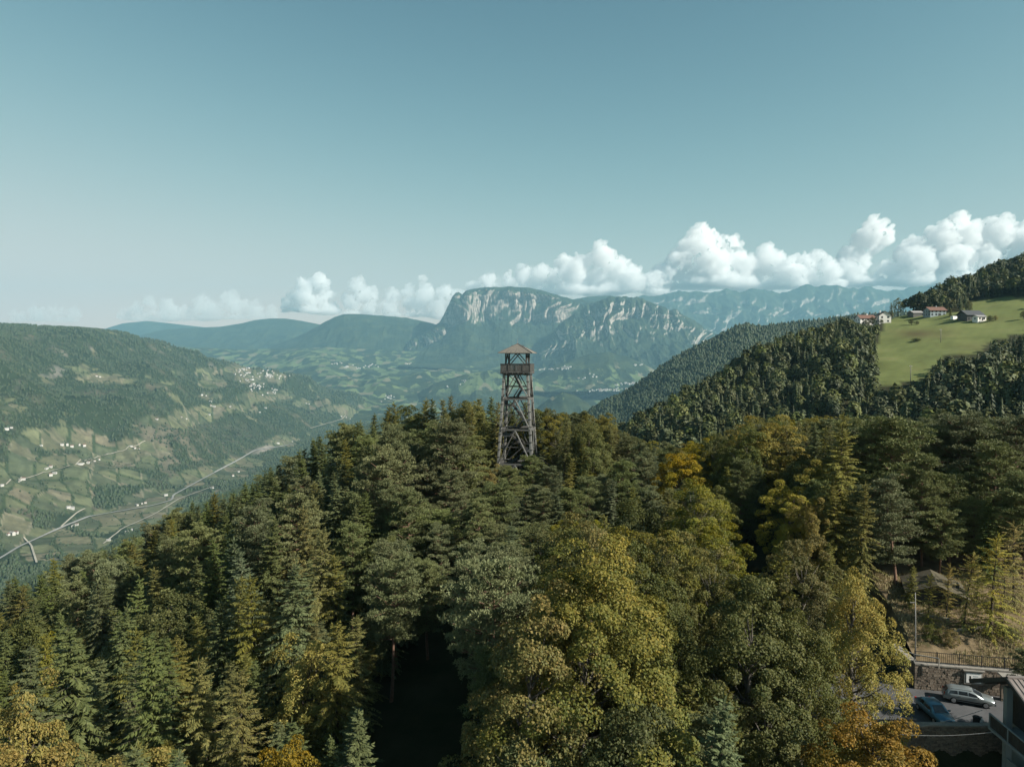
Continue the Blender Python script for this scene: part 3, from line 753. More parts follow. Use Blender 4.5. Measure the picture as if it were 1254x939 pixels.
def scatter(name, pts, scl, rot, idx, sources, kind='stuff', label=None, cat=None):
    """One object: geometry nodes put a copy of source mesh idx on every point."""
    me = mesh_np(name, np.asarray(pts, float), np.zeros((0, 3), int)) if False else bpy.data.meshes.new(name)
    pts = np.ascontiguousarray(pts, np.float32)
    me.vertices.add(len(pts)); me.vertices.foreach_set('co', pts.ravel()); me.update()
    attr(me, 'scl', scl); attr(me, 'rotz', rot); attr(me, 'idx', idx, 'INT')
    o = bpy.data.objects.new(name, me); COL.objects.link(o)
    ng = bpy.data.node_groups.new(name + '_copies', 'GeometryNodeTree')
    ng.interface.new_socket('Geometry', in_out='INPUT', socket_type='NodeSocketGeometry')
    ng.interface.new_socket('Geometry', in_out='OUTPUT', socket_type='NodeSocketGeometry')
    gi = ng.nodes.new('NodeGroupInput'); go = ng.nodes.new('NodeGroupOutput'); jn = ng.nodes.new('GeometryNodeJoinGeometry')
    def named(n, dt):
        nd = ng.nodes.new('GeometryNodeInputNamedAttribute'); nd.data_type = dt; nd.inputs['Name'].default_value = n
        return nd.outputs['Attribute']
    a_s, a_r, a_i = named('scl', 'FLOAT'), named('rotz', 'FLOAT'), named('idx', 'INT')
    cx_ = ng.nodes.new('ShaderNodeCombineXYZ'); ng.links.new(a_r, cx_.inputs['Z'])
    for k, src in enumerate(sources):
        oi = ng.nodes.new('GeometryNodeObjectInfo'); oi.inputs['Object'].default_value = src; oi.inputs['As Instance'].default_value = False
        oi.transform_space = 'ORIGINAL'
        g2 = ng.nodes.new('GeometryNodeGeometryToInstance'); ng.links.new(oi.outputs['Geometry'], g2.inputs[0])
        cmp_ = ng.nodes.new('FunctionNodeCompare'); cmp_.data_type = 'INT'; cmp_.operation = 'EQUAL'
        ng.links.new(a_i, cmp_.inputs['A'] if cmp_.inputs['A'].type == 'INT' else [s_ for s_ in cmp_.inputs if s_.type == 'INT'][0])
        [s_ for s_ in cmp_.inputs if s_.type == 'INT'][1].default_value = k
        ip = ng.nodes.new('GeometryNodeInstanceOnPoints')
        ng.links.new(gi.outputs[0], ip.inputs['Points']); ng.links.new(cmp_.outputs['Result'], ip.inputs['Selection'])
        ng.links.new(g2.outputs[0], ip.inputs['Instance']); ng.links.new(cx_.outputs[0], ip.inputs['Rotation']); ng.links.new(a_s, ip.inputs['Scale'])
        ng.links.new(ip.outputs[0], jn.inputs[0])
    ng.links.new(jn.outputs[0], go.inputs[0])
    md = o.modifiers.new('copies', 'NODES'); md.node_group = ng
    return tag(o, label, cat, kind=kind)
# ------------------------------------------------------------------ foliage colours
M_SPRUCE = leaf_material('spruce_needles', [(0.036, 0.045, 0.015), (0.064, 0.073, 0.024), (0.102, 0.106, 0.036)], transl=0.12)
M_SPRUCE_BLUE = leaf_material('blue_spruce_needles', [(0.042, 0.052, 0.024), (0.070, 0.082, 0.038), (0.100, 0.112, 0.054)], transl=0.10)
M_LARCH = leaf_material('larch_needles', [(0.060, 0.062, 0.018), (0.095, 0.093, 0.026), (0.138, 0.128, 0.036)], transl=0.2, autumn=((0.16, 0.12, 0.02), (0.20, 0.15, 0.028), (0.24, 0.17, 0.03)), autumn_lo=0, autumn_hi=40, autumn_amt=0.5)
M_PINE = leaf_material('pine_needles', [(0.060, 0.068, 0.028), (0.102, 0.108, 0.044), (0.150, 0.150, 0.064)], transl=0.10)
YEL = ((0.17, 0.135, 0.018), (0.235, 0.180, 0.022), (0.28, 0.175, 0.02))
ORG = ((0.26, 0.11, 0.015), (0.34, 0.16, 0.02), (0.38, 0.20, 0.025))
M_BEECH = leaf_material('beech_leaves', [(0.046, 0.056, 0.012), (0.078, 0.086, 0.018), (0.118, 0.118, 0.026)], autumn=YEL, autumn_lo=9, autumn_hi=20, autumn_amt=0.72)
M_GOLDBEECH = leaf_material('golden_beech_leaves', [(0.050, 0.062, 0.012), (0.080, 0.090, 0.016), (0.118, 0.122, 0.024)], autumn=((0.19, 0.145, 0.018), (0.26, 0.19, 0.022), (0.30, 0.19, 0.02)), autumn_lo=9, autumn_hi=20, autumn_amt=0.85, treevar=0.02)
M_HORN = leaf_material('hornbeam_leaves', [(0.038, 0.046, 0.012), (0.062, 0.070, 0.019), (0.096, 0.100, 0.029)], autumn=((0.14, 0.11, 0.025), (0.17, 0.13, 0.03), (0.20, 0.14, 0.03)), autumn_lo=6, autumn_hi=30, autumn_amt=0.45)
M_MAPLE = leaf_material('autumn_maple_leaves', [(0.070, 0.072, 0.016), (0.110, 0.102, 0.020), (0.155, 0.132, 0.026)], autumn=ORG, autumn_lo=0, autumn_hi=15, autumn_amt=0.72, transl=0.3)
M_YELLOW = leaf_material('yellow_green_leaves', [(0.100, 0.100, 0.018), (0.165, 0.145, 0.024), (0.225, 0.180, 0.030)], autumn=YEL, autumn_lo=0, autumn_hi=14, autumn_amt=0.9, transl=0.3)
M_BIRCH = leaf_material('birch_leaves', [(0.115, 0.118, 0.036), (0.175, 0.168, 0.052), (0.240, 0.220, 0.075)], autumn=((0.24, 0.14, 0.03), (0.28, 0.17, 0.035), (0.32, 0.18, 0.03)), autumn_lo=-8, autumn_hi=26, autumn_amt=0.75, transl=0.28)
M_BARK = simple('dark_bark', (0.060, 0.048, 0.038), 0.95, var=0.35, scale=4, stretch=(3, 3, 0.6), bump=0.5)
M_PINEBARK = simple('red_bark', (0.16, 0.095, 0.065), 0.95, var=0.35, scale=4, stretch=(3, 3, 0.6), bump=0.5)
M_GREYBARK = simple('grey_bark', (0.10, 0.088, 0.072), 0.9, var=0.3, scale=4, stretch=(3, 3, 0.8), bump=0.3)

# ------------------------------------------------------------------ one mesh pair per kind of tree: key -> (height, crown radius, crown mesh, trunk mesh)
KIND = {}
def kind(key, H, Rr, made, leafm, barkm):
    cm, tb = made
    cm.materials.append(leafm)
    tm = bpy.data.meshes.new(key + '_trunk'); tm.from_pydata([tuple(v) for v in tb.v], [], tb.f); tm.materials.append(barkm)
    tm.polygons.foreach_set('use_smooth', [True] * len(tm.polygons))
    KIND[key] = (H, Rr, cm, tm)
for i, (h, rr, dr, ir) in enumerate([(20, 3.05, .44, .24), (22, 2.75, .54, .26), (17, 2.6, .38, .24), (20, 3.4, .58, .30), (18, 2.2, .46, .34), (21, 3.3, .40, .30)]):
    kind('spruce%d' % i, h, rr, conifer('spruce', 31 + i, h, rr, per=8, step=0.55, droop=dr, twig=0.55, tw=0.17, irregular=ir, hang=.75), M_SPRUCE if i != 2 else M_SPRUCE_BLUE, M_BARK)
for i, (h, rr) in enumerate([(20, 2.8), (19, 2.4), (21, 3.1)]):
    kind('larch%d' % i, h, rr, conifer('larch', 51 + i, h, rr, per=6, step=0.60, droop=0.55, twig=0.55, tw=0.13, irregular=0.30, hang=1.0, upper=.7, dens=1.15, power=0.65), M_LARCH, M_BARK)
for i, (h, rr) in enumerate([(18, 3.4), (20, 3.0), (17, 3.9), (19, 3.5)]):
    kind('pine%d' % i, h, rr, pine('pine', 71 + i, h, rr, start=(.30, .36, .45, .26)[i], limbs=58, pads=4, per_pad=34, pad=0.80), M_PINE, M_PINEBARK)
kind('beech0', 20, 6.4, broadleaf('beech', 5, 20, 6.4, 6.0, start=0.10, clumps=300, leaves=330, rc=0.88, leaf=0.15, rough=.42, inner=.25, taper=.42), M_GOLDBEECH, M_GREYBARK)
kind('beech1', 17, 4.6, broadleaf('beech', 6, 17, 4.6, 4.4, start=0.15, clumps=150, leaves=230, rc=0.80, leaf=0.165, rough=.36), M_BEECH, M_GREYBARK)
kind('goldbeech0', 17, 4.6, broadleaf('beech', 16, 17, 4.6, 4.4, start=0.12, clumps=150, leaves=230, rc=0.80, leaf=0.16, rough=.36, taper=.4), M_GOLDBEECH, M_GREYBARK)
kind('horn0', 15, 4.4, broadleaf('hornbeam', 7, 15, 4.4, 4.2, start=0.06, clumps=190, leaves=210, rc=0.72, leaf=0.155, rough=.3, flat=.9), M_HORN, M_GREYBARK)
kind('horn1', 14, 3.4, broadleaf('hornbeam', 8, 14, 3.4, 3.6, start=0.08, clumps=135, leaves=200, rc=0.68, leaf=0.155, rough=.35, flat=.9), M_HORN, M_GREYBARK)
kind('maple0', 13, 4.3, broadleaf('maple', 9, 13, 4.3, 4.3, start=0.12, clumps=150, leaves=200, rc=0.74, leaf=0.16, rough=.35), M_MAPLE, M_BARK)
kind('yellow0', 13, 3.4, broadleaf('yellow', 10, 13, 3.4, 3.4, start=0.06, inner=.45, clumps=130, leaves=200, rc=0.70, leaf=0.155, rough=.35), M_YELLOW, M_BARK)
kind('birch0', 15, 3.4, broadleaf('birch', 13, 15, 3.3, 3.3, start=0.04, clumps=240, leaves=150, rc=0.58, leaf=0.135, rough=.32, flat=1.0, droop=.5, taper=.5), M_BIRCH, M_GREYBARK)
kind('thin0', 15, 2.4, conifer('larch', 61, 15, 2.6, per=5, step=0.55, droop=0.34, twig=0.40, tw=0.085, irregular=0.35, hang=1.0, upper=.5, dens=1.1, power=0.5, start=.22), M_BIRCH, M_BARK)

# plain far kinds, one metre tall, scaled where they stand
def far_obj(name, me, mat):
    me.materials.append(mat); return bpy.data.objects.new(name, me)
M_HILLCON = leaf_material('hill_conifer', [(0.026, 0.034, 0.014), (0.042, 0.050, 0.020), (0.064, 0.070, 0.028)], transl=0.05, treevar=.25)
M_HILLLEAF = leaf_material('hill_leaf', [(0.034, 0.042, 0.014), (0.064, 0.069, 0.023), (0.112, 0.108, 0.036)], transl=0.1, treevar=.36)
FAR = [far_obj('far_conifer_crown', far_conifer(1, 1, .19), M_HILLCON), far_obj('far_conifer_crown', far_conifer(2, 1, .15), M_HILLCON),
       far_obj('far_broadleaf_crown', far_broadleaf(3, 1, .30, 150), M_HILLLEAF), far_obj('far_broadleaf_crown', far_broadleaf(4, 1, .26, 150), M_HILLLEAF), far_obj('far_pine_crown', far_broadleaf(5, 1, .24, 150, .10, .3), M_HILLCON)]

# ------------------------------------------------------------------ where every tree of the near hill stands
TOWER_XY = (0.95, 120.0)
SKYLINE = np.array([(-80, 705), (0, 692), (60, 681), (100, 673), (165, 657), (182, 643), (215, 627), (240, 612), (300, 592), (330, 571), (352, 560), (376, 541), (402, 530), (432, 514), (470, 495), (500, 487), (540, 484), (600, 485),
    (660, 493), (700, 503), (732, 511), (770, 528), (800, 546), (830, 548), (862, 540), (900, 522), (930, 513), (980, 512), (1020, 510), (1060, 512), (1100, 512), (1140, 511), (1180, 507), (1220, 511), (1260, 506), (1340, 500)], float)
def sky_py(px): return np.interp(px, SKYLINE[:, 0], SKYLINE[:, 1])
TREES = []       # dict(key, x, y, z, s, rz, px, py(top))
def put(key, x, y, H, rz=None, wide=1.0, hero=None):
    H0 = KIND[key][0]; z = float(ground_z(x, y))
    p, q = project(x, y, z + H)
    TREES.append(dict(key=key, x=x, y=y, z=z - 0.1, s=H / H0, w=wide, rz=random.uniform(0, 6.28) if rz is None else rz, px=float(p), top=float(q), hero=hero, H=H, r=KIND[key][1] * H / H0 * wide))
def put_px(key, px, top, depth, rz=None, wide=1.0, hero=None):
    a, b = ray(px, top); x = float(a) * depth; H = float(b) * depth - float(ground_z(x, depth))
    put(key, x, depth, H, rz, wide, hero)

# trees one can single out in the photograph: kind, column, row of the top, distance
put_px('beech0', 712, 645, 47, 0.4, 1.0, 'big yellow-green beech in the middle of the wood, its top turning gold')
put_px('goldbeech0', 636, 728, 43.5, 1.0, 0.85, 'beech with a gilded top leaning against the left of the big beech')
put_px('horn0', 915, 712, 52, 0.3, 0.98, 'broad olive-green leafy tree right of the big beech')
put_px('horn1', 982, 738, 52, 0.7, 0.8, 'smaller olive leafy tree between the broad leafy tree and the feathery birch')
put_px('birch0', 1048, 708, 55, 0.9, 1.0, 'feathery yellow-green birch left of the stone wall')
put_px('maple0', 1072, 856, 44, 0.2, 0.95, 'orange and yellow tree at the bottom edge below the parked cars')
put_px('maple0', 834, 548, 106, 1.0, 0.95, 'orange-brown maple on the brow right of the lookout tower')
put_px('yellow0', 858, 540, 118, 1.6, 1.0, 'yellow-tipped tree just behind the orange-brown maple')
put_px('yellow0', 940, 512, 105, 0.2, 1.35, 'wide yellow-green tree on the skyline below the dark hill')
put_px('yellow0', 990, 612, 80, 0.8, 0.7, 'small bright yellow tree in the dark hollow beside the drooping larch')
put_px('yellow0', 598, 570, 108, 1.4, 0.8, 'small yellow tree at the left foot of the lookout tower')
put_px('yellow0', 372, 782, 58, 0.5, 0.9, 'golden leafy tree among spruces left of the shaded gully')
put_px('maple0', 350, 900, 46, 1.9, 0.7, 'orange-tipped young tree at the bottom edge left of the gully')
put_px('maple0', 14, 905, 45, 1.1, 0.8, 'orange tree in the bottom left corner')
put_px('yellow0', 18, 852, 50, 2.9, 0.6, 'yellow bush-like tree above the orange one in the bottom left corner')
put_px('horn1', 770, 845, 40, 2.9, 0.9, 'pale grey-green tree at the bottom edge under the big beech')
put_px('spruce2', 880, 855, 38, 1.2, 0.9, 'pointed young spruce at the bottom edge right of the big beech')
put_px('larch2', 1032, 505, 84, 0.3, 1.15, 'large drooping larch with long feathered boughs at the edge of the hollow')
put_px('larch0', 1055, 590, 74, 2.1, 0.9, 'shorter larch in front of the large drooping one')
put_px('pine2', 1092, 515, 88, 0.4, 1.1, 'tall blue-green pine left of the pine clump above the hut')
put_px('pine0', 1100, 585, 78, 1.4, 1.1, 'layered pine standing over the left end of the hut')
put_px('pine1', 1140, 520, 94, 2.0, 1.1, 'slender tall pine in the middle of the pine clump')
put_px('pine2', 1178, 508, 92, 2.7, 1.0, 'pine with an open forked crown behind the hut')
put_px('pine3', 1215, 540, 86, 0.9, 1.0, 'flat-topped pine over the sunlit clearing')
put_px('pine0', 1252, 512, 90, 0.1, 1.1, 'dark pine cut by the right edge of the picture')
put_px('pine3', 1130, 560, 84, 3.3, 0.9, 'bushy pine in the front of the pine clump')
put_px('thin0', 1215, 652, 66.5, 0.5, 1.1, 'thin yellowing larch with a bare dark trunk on the dry bank')
put_px('thin0', 1180, 676, 68, 1.5, 0.9, 'small sparse larch left of the thin one on the dry bank')
put_px('thin0', 1246, 640, 71, 2.5, 1.0, 'sparse orange-tinged larch at the right edge above the dry bank')
put_px('thin0', 1160, 690, 70, 2.2, 0.8, 'spindly larch in front of the hut')
put_px('thin0', 1138, 702, 69, 1.1, 0.9, 'sparse young larch at the left gable of the hut')
put_px('thin0', 1198, 690, 73, 2.9, 1.0, 'yellowing larch behind the thin dark-trunked one')
put_px('thin0', 1230, 690, 67.5, 0.2, 1.0, 'orange-tinged young larch on the lower right of the bank')
put_px('horn1', 1142, 762, 66.5, 0.7, 1.1, 'low olive bush left of the bright yellow-green bush')
put_px('horn0', 1204, 772, 68.5, 1.7, 1.0, 'low spreading bush under the thin larches')
put_px('horn1', 1236, 764, 66.5, 2.7, 1.2, 'round olive bush at the right end of the railing')
put_px('larch1', 1112, 690, 72, 2.2, 1.0, 'dark olive larch left of the hut behind the tall pole')
put_px('horn1', 1112, 775, 68, 0.1, 1.2, 'dense dark bush behind the left corner of the wall')
put_px('yellow0', 1161, 768, 65.6, 0.3, 0.9, 'bright yellow-green bush growing behind the railing')
put_px('pine0', 1262, 795, 54.5, 0.6, 0.8, 'dark pine beside the chalet roof at the right edge')
for px_h, top_h, d_h, k_h in [(520, 568, 100, 'pine2'), (556, 575, 98, 'pine0'), (500, 600, 88, 'pine3'), (585, 610, 86, 'pine1'), (604, 590, 92, 'pine2'), (540, 642, 86, 'pine0'), (655, 556, 108, 'pine3'), (630, 572, 104, 'pine0'),
                              (690, 560, 104, 'larch1'), (720, 540, 110, 'larch0'), (752, 520, 118, 'larch1'), (668, 600, 92, 'pine1'), (745, 585, 96, 'spruce2'), (815, 600, 90, 'larch1'), (788, 552, 108, 'spruce2'), (700, 600, 94, 'pine2'),
                              (905, 560, 96, 'pine1'), (410, 675, 72, 'larch2'), (100, 760, 56, 'spruce3'), (190, 775, 55, 'spruce0'), (45, 790, 52, 'spruce1'), (255, 800, 54, 'larch0'), (300, 820, 52, 'larch2'), (430, 640, 84, 'pine3')]:
    put_px(k_h, px_h, top_h, d_h)
heroes = len(TREES)

# the rest: a jittered grid over the hill, the kind of tree following the part of the hill
def species(px, py, y, r):
    if px > 1040 and py < 720: return r.choice(['pine0', 'pine1', 'pine2', 'pine3', 'spruce0'], p=[.25, .25, .2, .2, .1])
    if px > 850: return r.choice(['horn0', 'beech1', 'pine1', 'larch1', 'spruce1', 'yellow0'], p=[.2, .2, .2, .2, .12, .08])
    if px > 655 and py < 660: return r.choice(['larch0', 'larch1', 'pine0', 'pine3', 'horn1', 'spruce2', 'beech1'], p=[.2, .2, .16, .12, .14, .1, .08])
    if px > 655: return r.choice(['horn0', 'horn1', 'beech1', 'larch1'], p=[.3, .3, .25, .15])
    if px > 470 and py > 560: return r.choice(['pine0', 'pine2', 'pine3', 'pine1', 'spruce2'], p=[.25, .25, .2, .2, .1])
    if px > 470: return r.choice(['larch0', 'larch1', 'spruce1', 'horn1', 'spruce0'], p=[.36, .34, .1, .1, .1])
    if py > 780: return r.choice(['spruce0', 'spruce3', 'spruce1', 'larch0', 'larch2', 'horn1', 'yellow0', 'spruce4', 'spruce5'], p=[.13, .13, .12, .17, .13, .09, .05, .09, .09])
    return r.choice(['spruce0', 'spruce1', 'spruce2', 'spruce3', 'larch0', 'larch1', 'pine0', 'pine3', 'spruce4', 'spruce5'], p=[.15, .13, .13, .11, .1, .07, .08, .07, .08, .08])
GAP1 = [(548, 690), (572, 760), (575, 960), (470, 960), (492, 815)]
GAP2 = [(875, 640), (905, 622), (950, 640), (955, 685), (890, 700)]
r = np.random.default_rng(77)
sp = 3.75
for gy in np.arange(24, 152, sp):
    for gx in np.arange(-150, 125, sp):
        x = gx + r.uniform(-1.7, 1.7) + (0.5 * sp if int(gy / sp) % 2 else 0); y = gy + r.uniform(-1.7, 1.7)
        if abs(x) > y * 0.80 + 6: continue
        z = float(ground_z(x, y)); H = r.uniform(11.0, 19.5) * (0.88 if y > 112 else 1.0)
        p0, t0 = project(x, y, z + H); p0 = float(p0); t0 = float(t0)
        cpy = float(project(x, y, z + H * .6)[1])
        rp_ = 2.8 / y * FPX
        if t0 > 985 or p0 < -90 or p0 > 1350: continue
        if 26 < x < 75 and 36 < y < 72.5 and (x > 31 or y > 50): continue               # parking place, chalet, dry bank
        if 36 < x < 50 and y < 79: continue
        if math.hypot(x - TOWER_XY[0], y - TOWER_XY[1]) < 4.8: continue
        if any(math.hypot(x - t['x'], y - t['y']) < 0.40 * (t['r'] + 2.4) for t in TREES[:heroes]): continue
        qx = np.array([p0, p0 - .55 * rp_, p0 + .55 * rp_, p0, p0]); qy = np.array([cpy, cpy, cpy, t0 + 8, cpy + 30])
        if inpoly(qx, qy, GAP1).any() or inpoly(qx, qy, GAP2).any(): continue
        lim = float(sky_py(p0)) + abs(r.normal(0, 5)) + (3 if y < 115 else 0)
        rp = 2.6 / y * FPX
        if p0 + rp > 1090 and y < 78: continue
        if p0 + rp > 1000 and y < 57: continue
        if p0 + rp_ > 598 and p0 - rp_ < 664 and y < 119: lim = max(lim, 570 + 6 * r.random())
        for t in TREES[:heroes]:
            rpx = t['r'] / t['y'] * FPX; hpx = t['H'] / t['y'] * FPX
            if y < t['y'] - 2 and abs(p0 - t['px']) < .75 * rpx + .55 * rp_: lim = max(lim, t['top'] + .42 * hpx)
        if 560 < p0 < 860 and y < 50: lim = max(lim, 800)
        if t0 < lim:
            H = float(ray(p0, lim)[1]) * y - z
            if H < 4.5: continue
        k = species(p0, cpy, y, r)
        if k.startswith('yellow'): H = min(H, 13)
        put(str(k), x, y, H, None, float(r.uniform(0.82, 1.08) * min(1.3, max(1.0, (15.0 / H) ** .6))))
# a closed row along the brow
for p in np.arange(150, 830, 11.0):
    d = np.interp(p, [150, 400, 560, 700, 830], [112, 128, 134, 134, 126]) + r.uniform(-3, 3)
    t0 = float(sky_py(p)) + r.uniform(-2, 9)
    a, b = ray(p, t0); x = float(a) * d; H = float(b) * d - float(ground_z(x, d))
    if H < 6 or math.hypot(x - TOWER_XY[0], d - TOWER_XY[1]) < 5: continue
    k = species(p + r.normal(0, 5), t0 + 20, d, r)
    put(str(k), x, float(d), H, None, min(1.5, max(1.0, (15.0 / H) ** .8)))

# which of them show largest: splat the crowns into a small id picture
W_, H_ = 418, 313
zb = np.full((H_, W_), 1e9); ib = np.full((H_, W_), -1)
gy_, gx_ = np.mgrid[0:H_, 0:W_]
for i, t in enumerate(TREES):
    c0 = project(t['x'], t['y'], t['z'] + t['H'] * .5); rx = max(1, t['r'] * .8 / t['y'] * FPX / 3); ry = max(1, t['H'] * .46 / t['y'] * FPX / 3)
    cx_, cy_ = float(c0[0]) / 3, float(c0[1]) / 3
    x0, x1, y0, y1 = int(max(0, cx_ - rx)), int(min(W_, cx_ + rx + 1)), int(max(0, cy_ - ry)), int(min(H_, cy_ + ry + 1))
    if x1 <= x0 or y1 <= y0: continue
    sub = (((gx_[y0:y1, x0:x1] - cx_) / rx) ** 2 + ((gy_[y0:y1, x0:x1] - cy_) / ry) ** 2 < 1) & (zb[y0:y1, x0:x1] > t['y'])
    zb[y0:y1, x0:x1][sub] = t['y']; ib[y0:y1, x0:x1][sub] = i
area = np.bincount(ib[ib >= 0].ravel(), minlength=len(TREES))
order = sorted(range(len(TREES)), key=lambda i: (-(TREES[i]['hero'] is not None), -area[i]))
solo = set(i for i in order[:290] if area[i] > 4 or TREES[i]['hero'])
print('trees', len(TREES), 'seen', int((area > 4).sum()), 'solo', len(solo))

NICE = dict(spruce='spruce_tree', larch='larch_tree', pine='pine_tree', beech='beech_tree', goldbeech='beech_tree', horn='hornbeam_tree', maple='maple_tree', yellow='lime_tree', birch='birch_tree', thin='larch_tree')
LOOK = dict(spruce='dark green spruce', larch='olive larch', pine='blue-green pine', beech='green beech', goldbeech='gilded beech', horn='olive-green leafy tree', maple='orange-leaved maple', yellow='yellow-green leafy tree', birch='feathery birch', thin='sparse larch')
ORD = 'leftmost,second,third,fourth,fifth,sixth,seventh,eighth,ninth,tenth,eleventh,twelfth'.split(',')
def place_words(px, top, y):
    if px > 1040: return 'in the pine clump above the hut', 'pine clump above the hut'
    if px > 850: return 'around the dark hollow on the right', 'hollow on the right'
    if y > 112 and 455 < px < 600: return 'on the brow left of the lookout tower', 'brow left of the tower'
    if y > 112 and 600 <= px < 665: return 'close around the foot of the lookout tower', 'foot of the tower'
    if y > 112 and px >= 665: return 'on the brow right of the lookout tower', 'brow right of the tower'
    if px >= 655: return 'between the big beech and the tower', 'slope behind the big beech'
    if px > 470: return 'on the slope before the lookout tower', 'slope before the tower'
    if top < sky_py(px) + 45: return 'along the skyline of the left slope', 'left skyline'
    if top > 775: return 'low on the left in the nearest wood', 'nearest wood on the left'
    if px < 235: return 'halfway down the far left slope', 'far left slope'
    return 'in the middle of the left slope', 'middle of the left slope'
# every tree's own words: kind, part of the hill, height in it, and its place in that row from the left
from collections import defaultdict
rows = defaultdict(list)
for i in sorted(solo):
    t = TREES[i]
    if t['hero']: continue
    rows[(t['key'].rstrip('0123456789'), place_words(t['px'], t['top'], t['y'])[0])].append(t)
for (b_, wd), ts in rows.items():
    ts.sort(key=lambda t: t['top'])
    n = math.ceil(len(ts) / 9) if len(ts) > 9 else 1
    names = [''] if n == 1 else ['upper ', 'lower '] if n == 2 else ['upper ', 'middle ', 'lower '] if n == 3 else ['topmost ', 'upper ', 'lower ', 'lowest ']
    n = len(names); q = math.ceil(len(ts) / n)
    for k in range(n):
        g_ = sorted(ts[k * q:(k + 1) * q], key=lambda t: t['px'])
        for m_, t in enumerate(g_):
            t['label'] = (LOOK[b_] + ' ' + wd) if len(ts) == 1 else (ORD[min(m_, 11)] + (' of the ' if m_ == 0 else ' from left of the ') + names[k] + LOOK[b_].replace('dark green ', '').replace('-green leafy', '').replace('tree', 'trees').replace('spruce', 'spruces').replace('larch', 'larches').replace('pine', 'pines').replace('beech', 'beeches').replace('maple', 'maples').replace('birch', 'birches') + ' ' + wd)
rest = []
for i, t in enumerate(TREES):
    base = t['key'].rstrip('0123456789')
    if i not in solo: rest.append(t); continue
    H0, Rr, cm, tm = KIND[t['key']]
    wd, gp = place_words(t['px'], t['top'], t['y'])
    o = thing(NICE[base], t['hero'] or '', 'tree', (t['x'], t['y'], t['z']), t['rz'], NICE[base].replace('_tree', '') + ' trees: ' + gp)
    o.scale = (t['s'] * t['w'], t['s'] * t['w'], t['s']); o.rotation_euler = (random.gauss(0, .035), random.gauss(0, .035), t['rz'])
    if not t['hero']: o['label'] = t['label']
    c = bpy.data.objects.new('crown', cm); COL.objects.link(c); c.parent = o
    k = bpy.data.objects.new('trunk', tm); COL.objects.link(k); k.parent = o
    t['obj'] = o; t['crown'] = c
# the others as one mass, copies of the same crowns
keys = sorted(set(t['key'] for t in rest))
srcs = [bpy.data.objects.new(k + '_crown', KIND[k][2]) for k in keys]
scatter('woodland', [(t['x'], t['y'], t['z']) for t in rest], [t['s'] for t in rest], [t['rz'] for t in rest], [keys.index(t['key']) for t in rest], srcs)

# ------------------------------------------------------------------ the wood on the right-hand hill
P = []; SC = []; RO = []; IX = []
r = np.random.default_rng(5)
g = 5.0
gx, gy = np.meshgrid(np.arange(-60, 900, g), np.arange(150, 1010, g))
x = gx.ravel() + r.uniform(-2.8, 2.8, gx.size); y = gy.ravel() + r.uniform(-2.8, 2.8, gx.size)
z = ground_z(x, y); px, py = project(x, y, z)
yc = np.interp(x, [-900, 0, 59, 540, 1000], [300, 355, 400, 750, 1000])
ok = (px > 600) & (px < 1420) & (y < yc + 45) & ~meadow_mask(x, y)
# keep the ground just before the pasture low enough to leave it in view
x, y, z, px, py = x[ok], y[ok], z[ok], px[ok], py[ok]
Ht = r.uniform(9, 19, len(x)) * (0.90 + .5 * fbm(x / 40, y / 40, 3, 66)); Ht = np.where(r.random(len(x)) < .12, Ht * .6, Ht)
pt, tt = project(x, y, z + Ht)
RSKY = np.array([(600, 560), (700, 520), (755, 511), (800, 488), (820, 474), (860, 452), (900, 430), (930, 417), (960, 404), (1000, 391), (1030, 381), (1036, 388), (1050, 396), (1088, 396), (1092, 376), (1100, 364), (1125, 354), (1145, 341), (1170, 331), (1200, 321), (1254, 307), (1300, 296), (1420, 270)], float)
lim = np.interp(pt, RSKY[:, 0], RSKY[:, 1]) + np.abs(r.normal(0, 2.0, len(x))) - 1.0
front = inpoly(pt, tt + 2, MEADOW_PX) & (y < 480) & (pt > 1064 + 15 * vnoise(tt / 9.0, 0 * tt, 31))
edge_ = np.array([(1056, 480), (1090, 476), (1130, 469), (1142, 452), (1150, 440), (1190, 436), (1215, 423), (1235, 411), (1254, 405), (1320, 400)], float)
lim = np.where(front, np.interp(pt, edge_[:, 0], edge_[:, 1]) + r.uniform(-2, 8, len(x)), lim)
Hl = ray(pt, lim)[1] * y - z
Ht = np.minimum(Ht, Hl); ok = Ht > 4.5
nr_keys = ['spruce0', 'spruce2', 'horn1', 'pine0', 'larch1', 'beech1']
near_src = [bpy.data.objects.new(k + '_crown', KIND[k][2]) for k in nr_keys]
for X, Y, Z, h in zip(x[ok], y[ok], z[ok], Ht[ok]):
    if Y < 240:
        k = r.choice(len(nr_keys), p=[.3, .15, .2, .15, .1, .1]); P.append((X, Y, Z)); SC.append(h / KIND[nr_keys[k]][0]); IX.append(k)
    else:
        k = r.choice(len(FAR), p=[.24, .20, .14, .22, .20]); P.append((X, Y, Z)); SC.append(h); IX.append(len(near_src) + k)
    RO.append(r.uniform(0, 6.28))
scatter('forest', P, SC, RO, IX, near_src + FAR)
print('right hill trees', len(P))

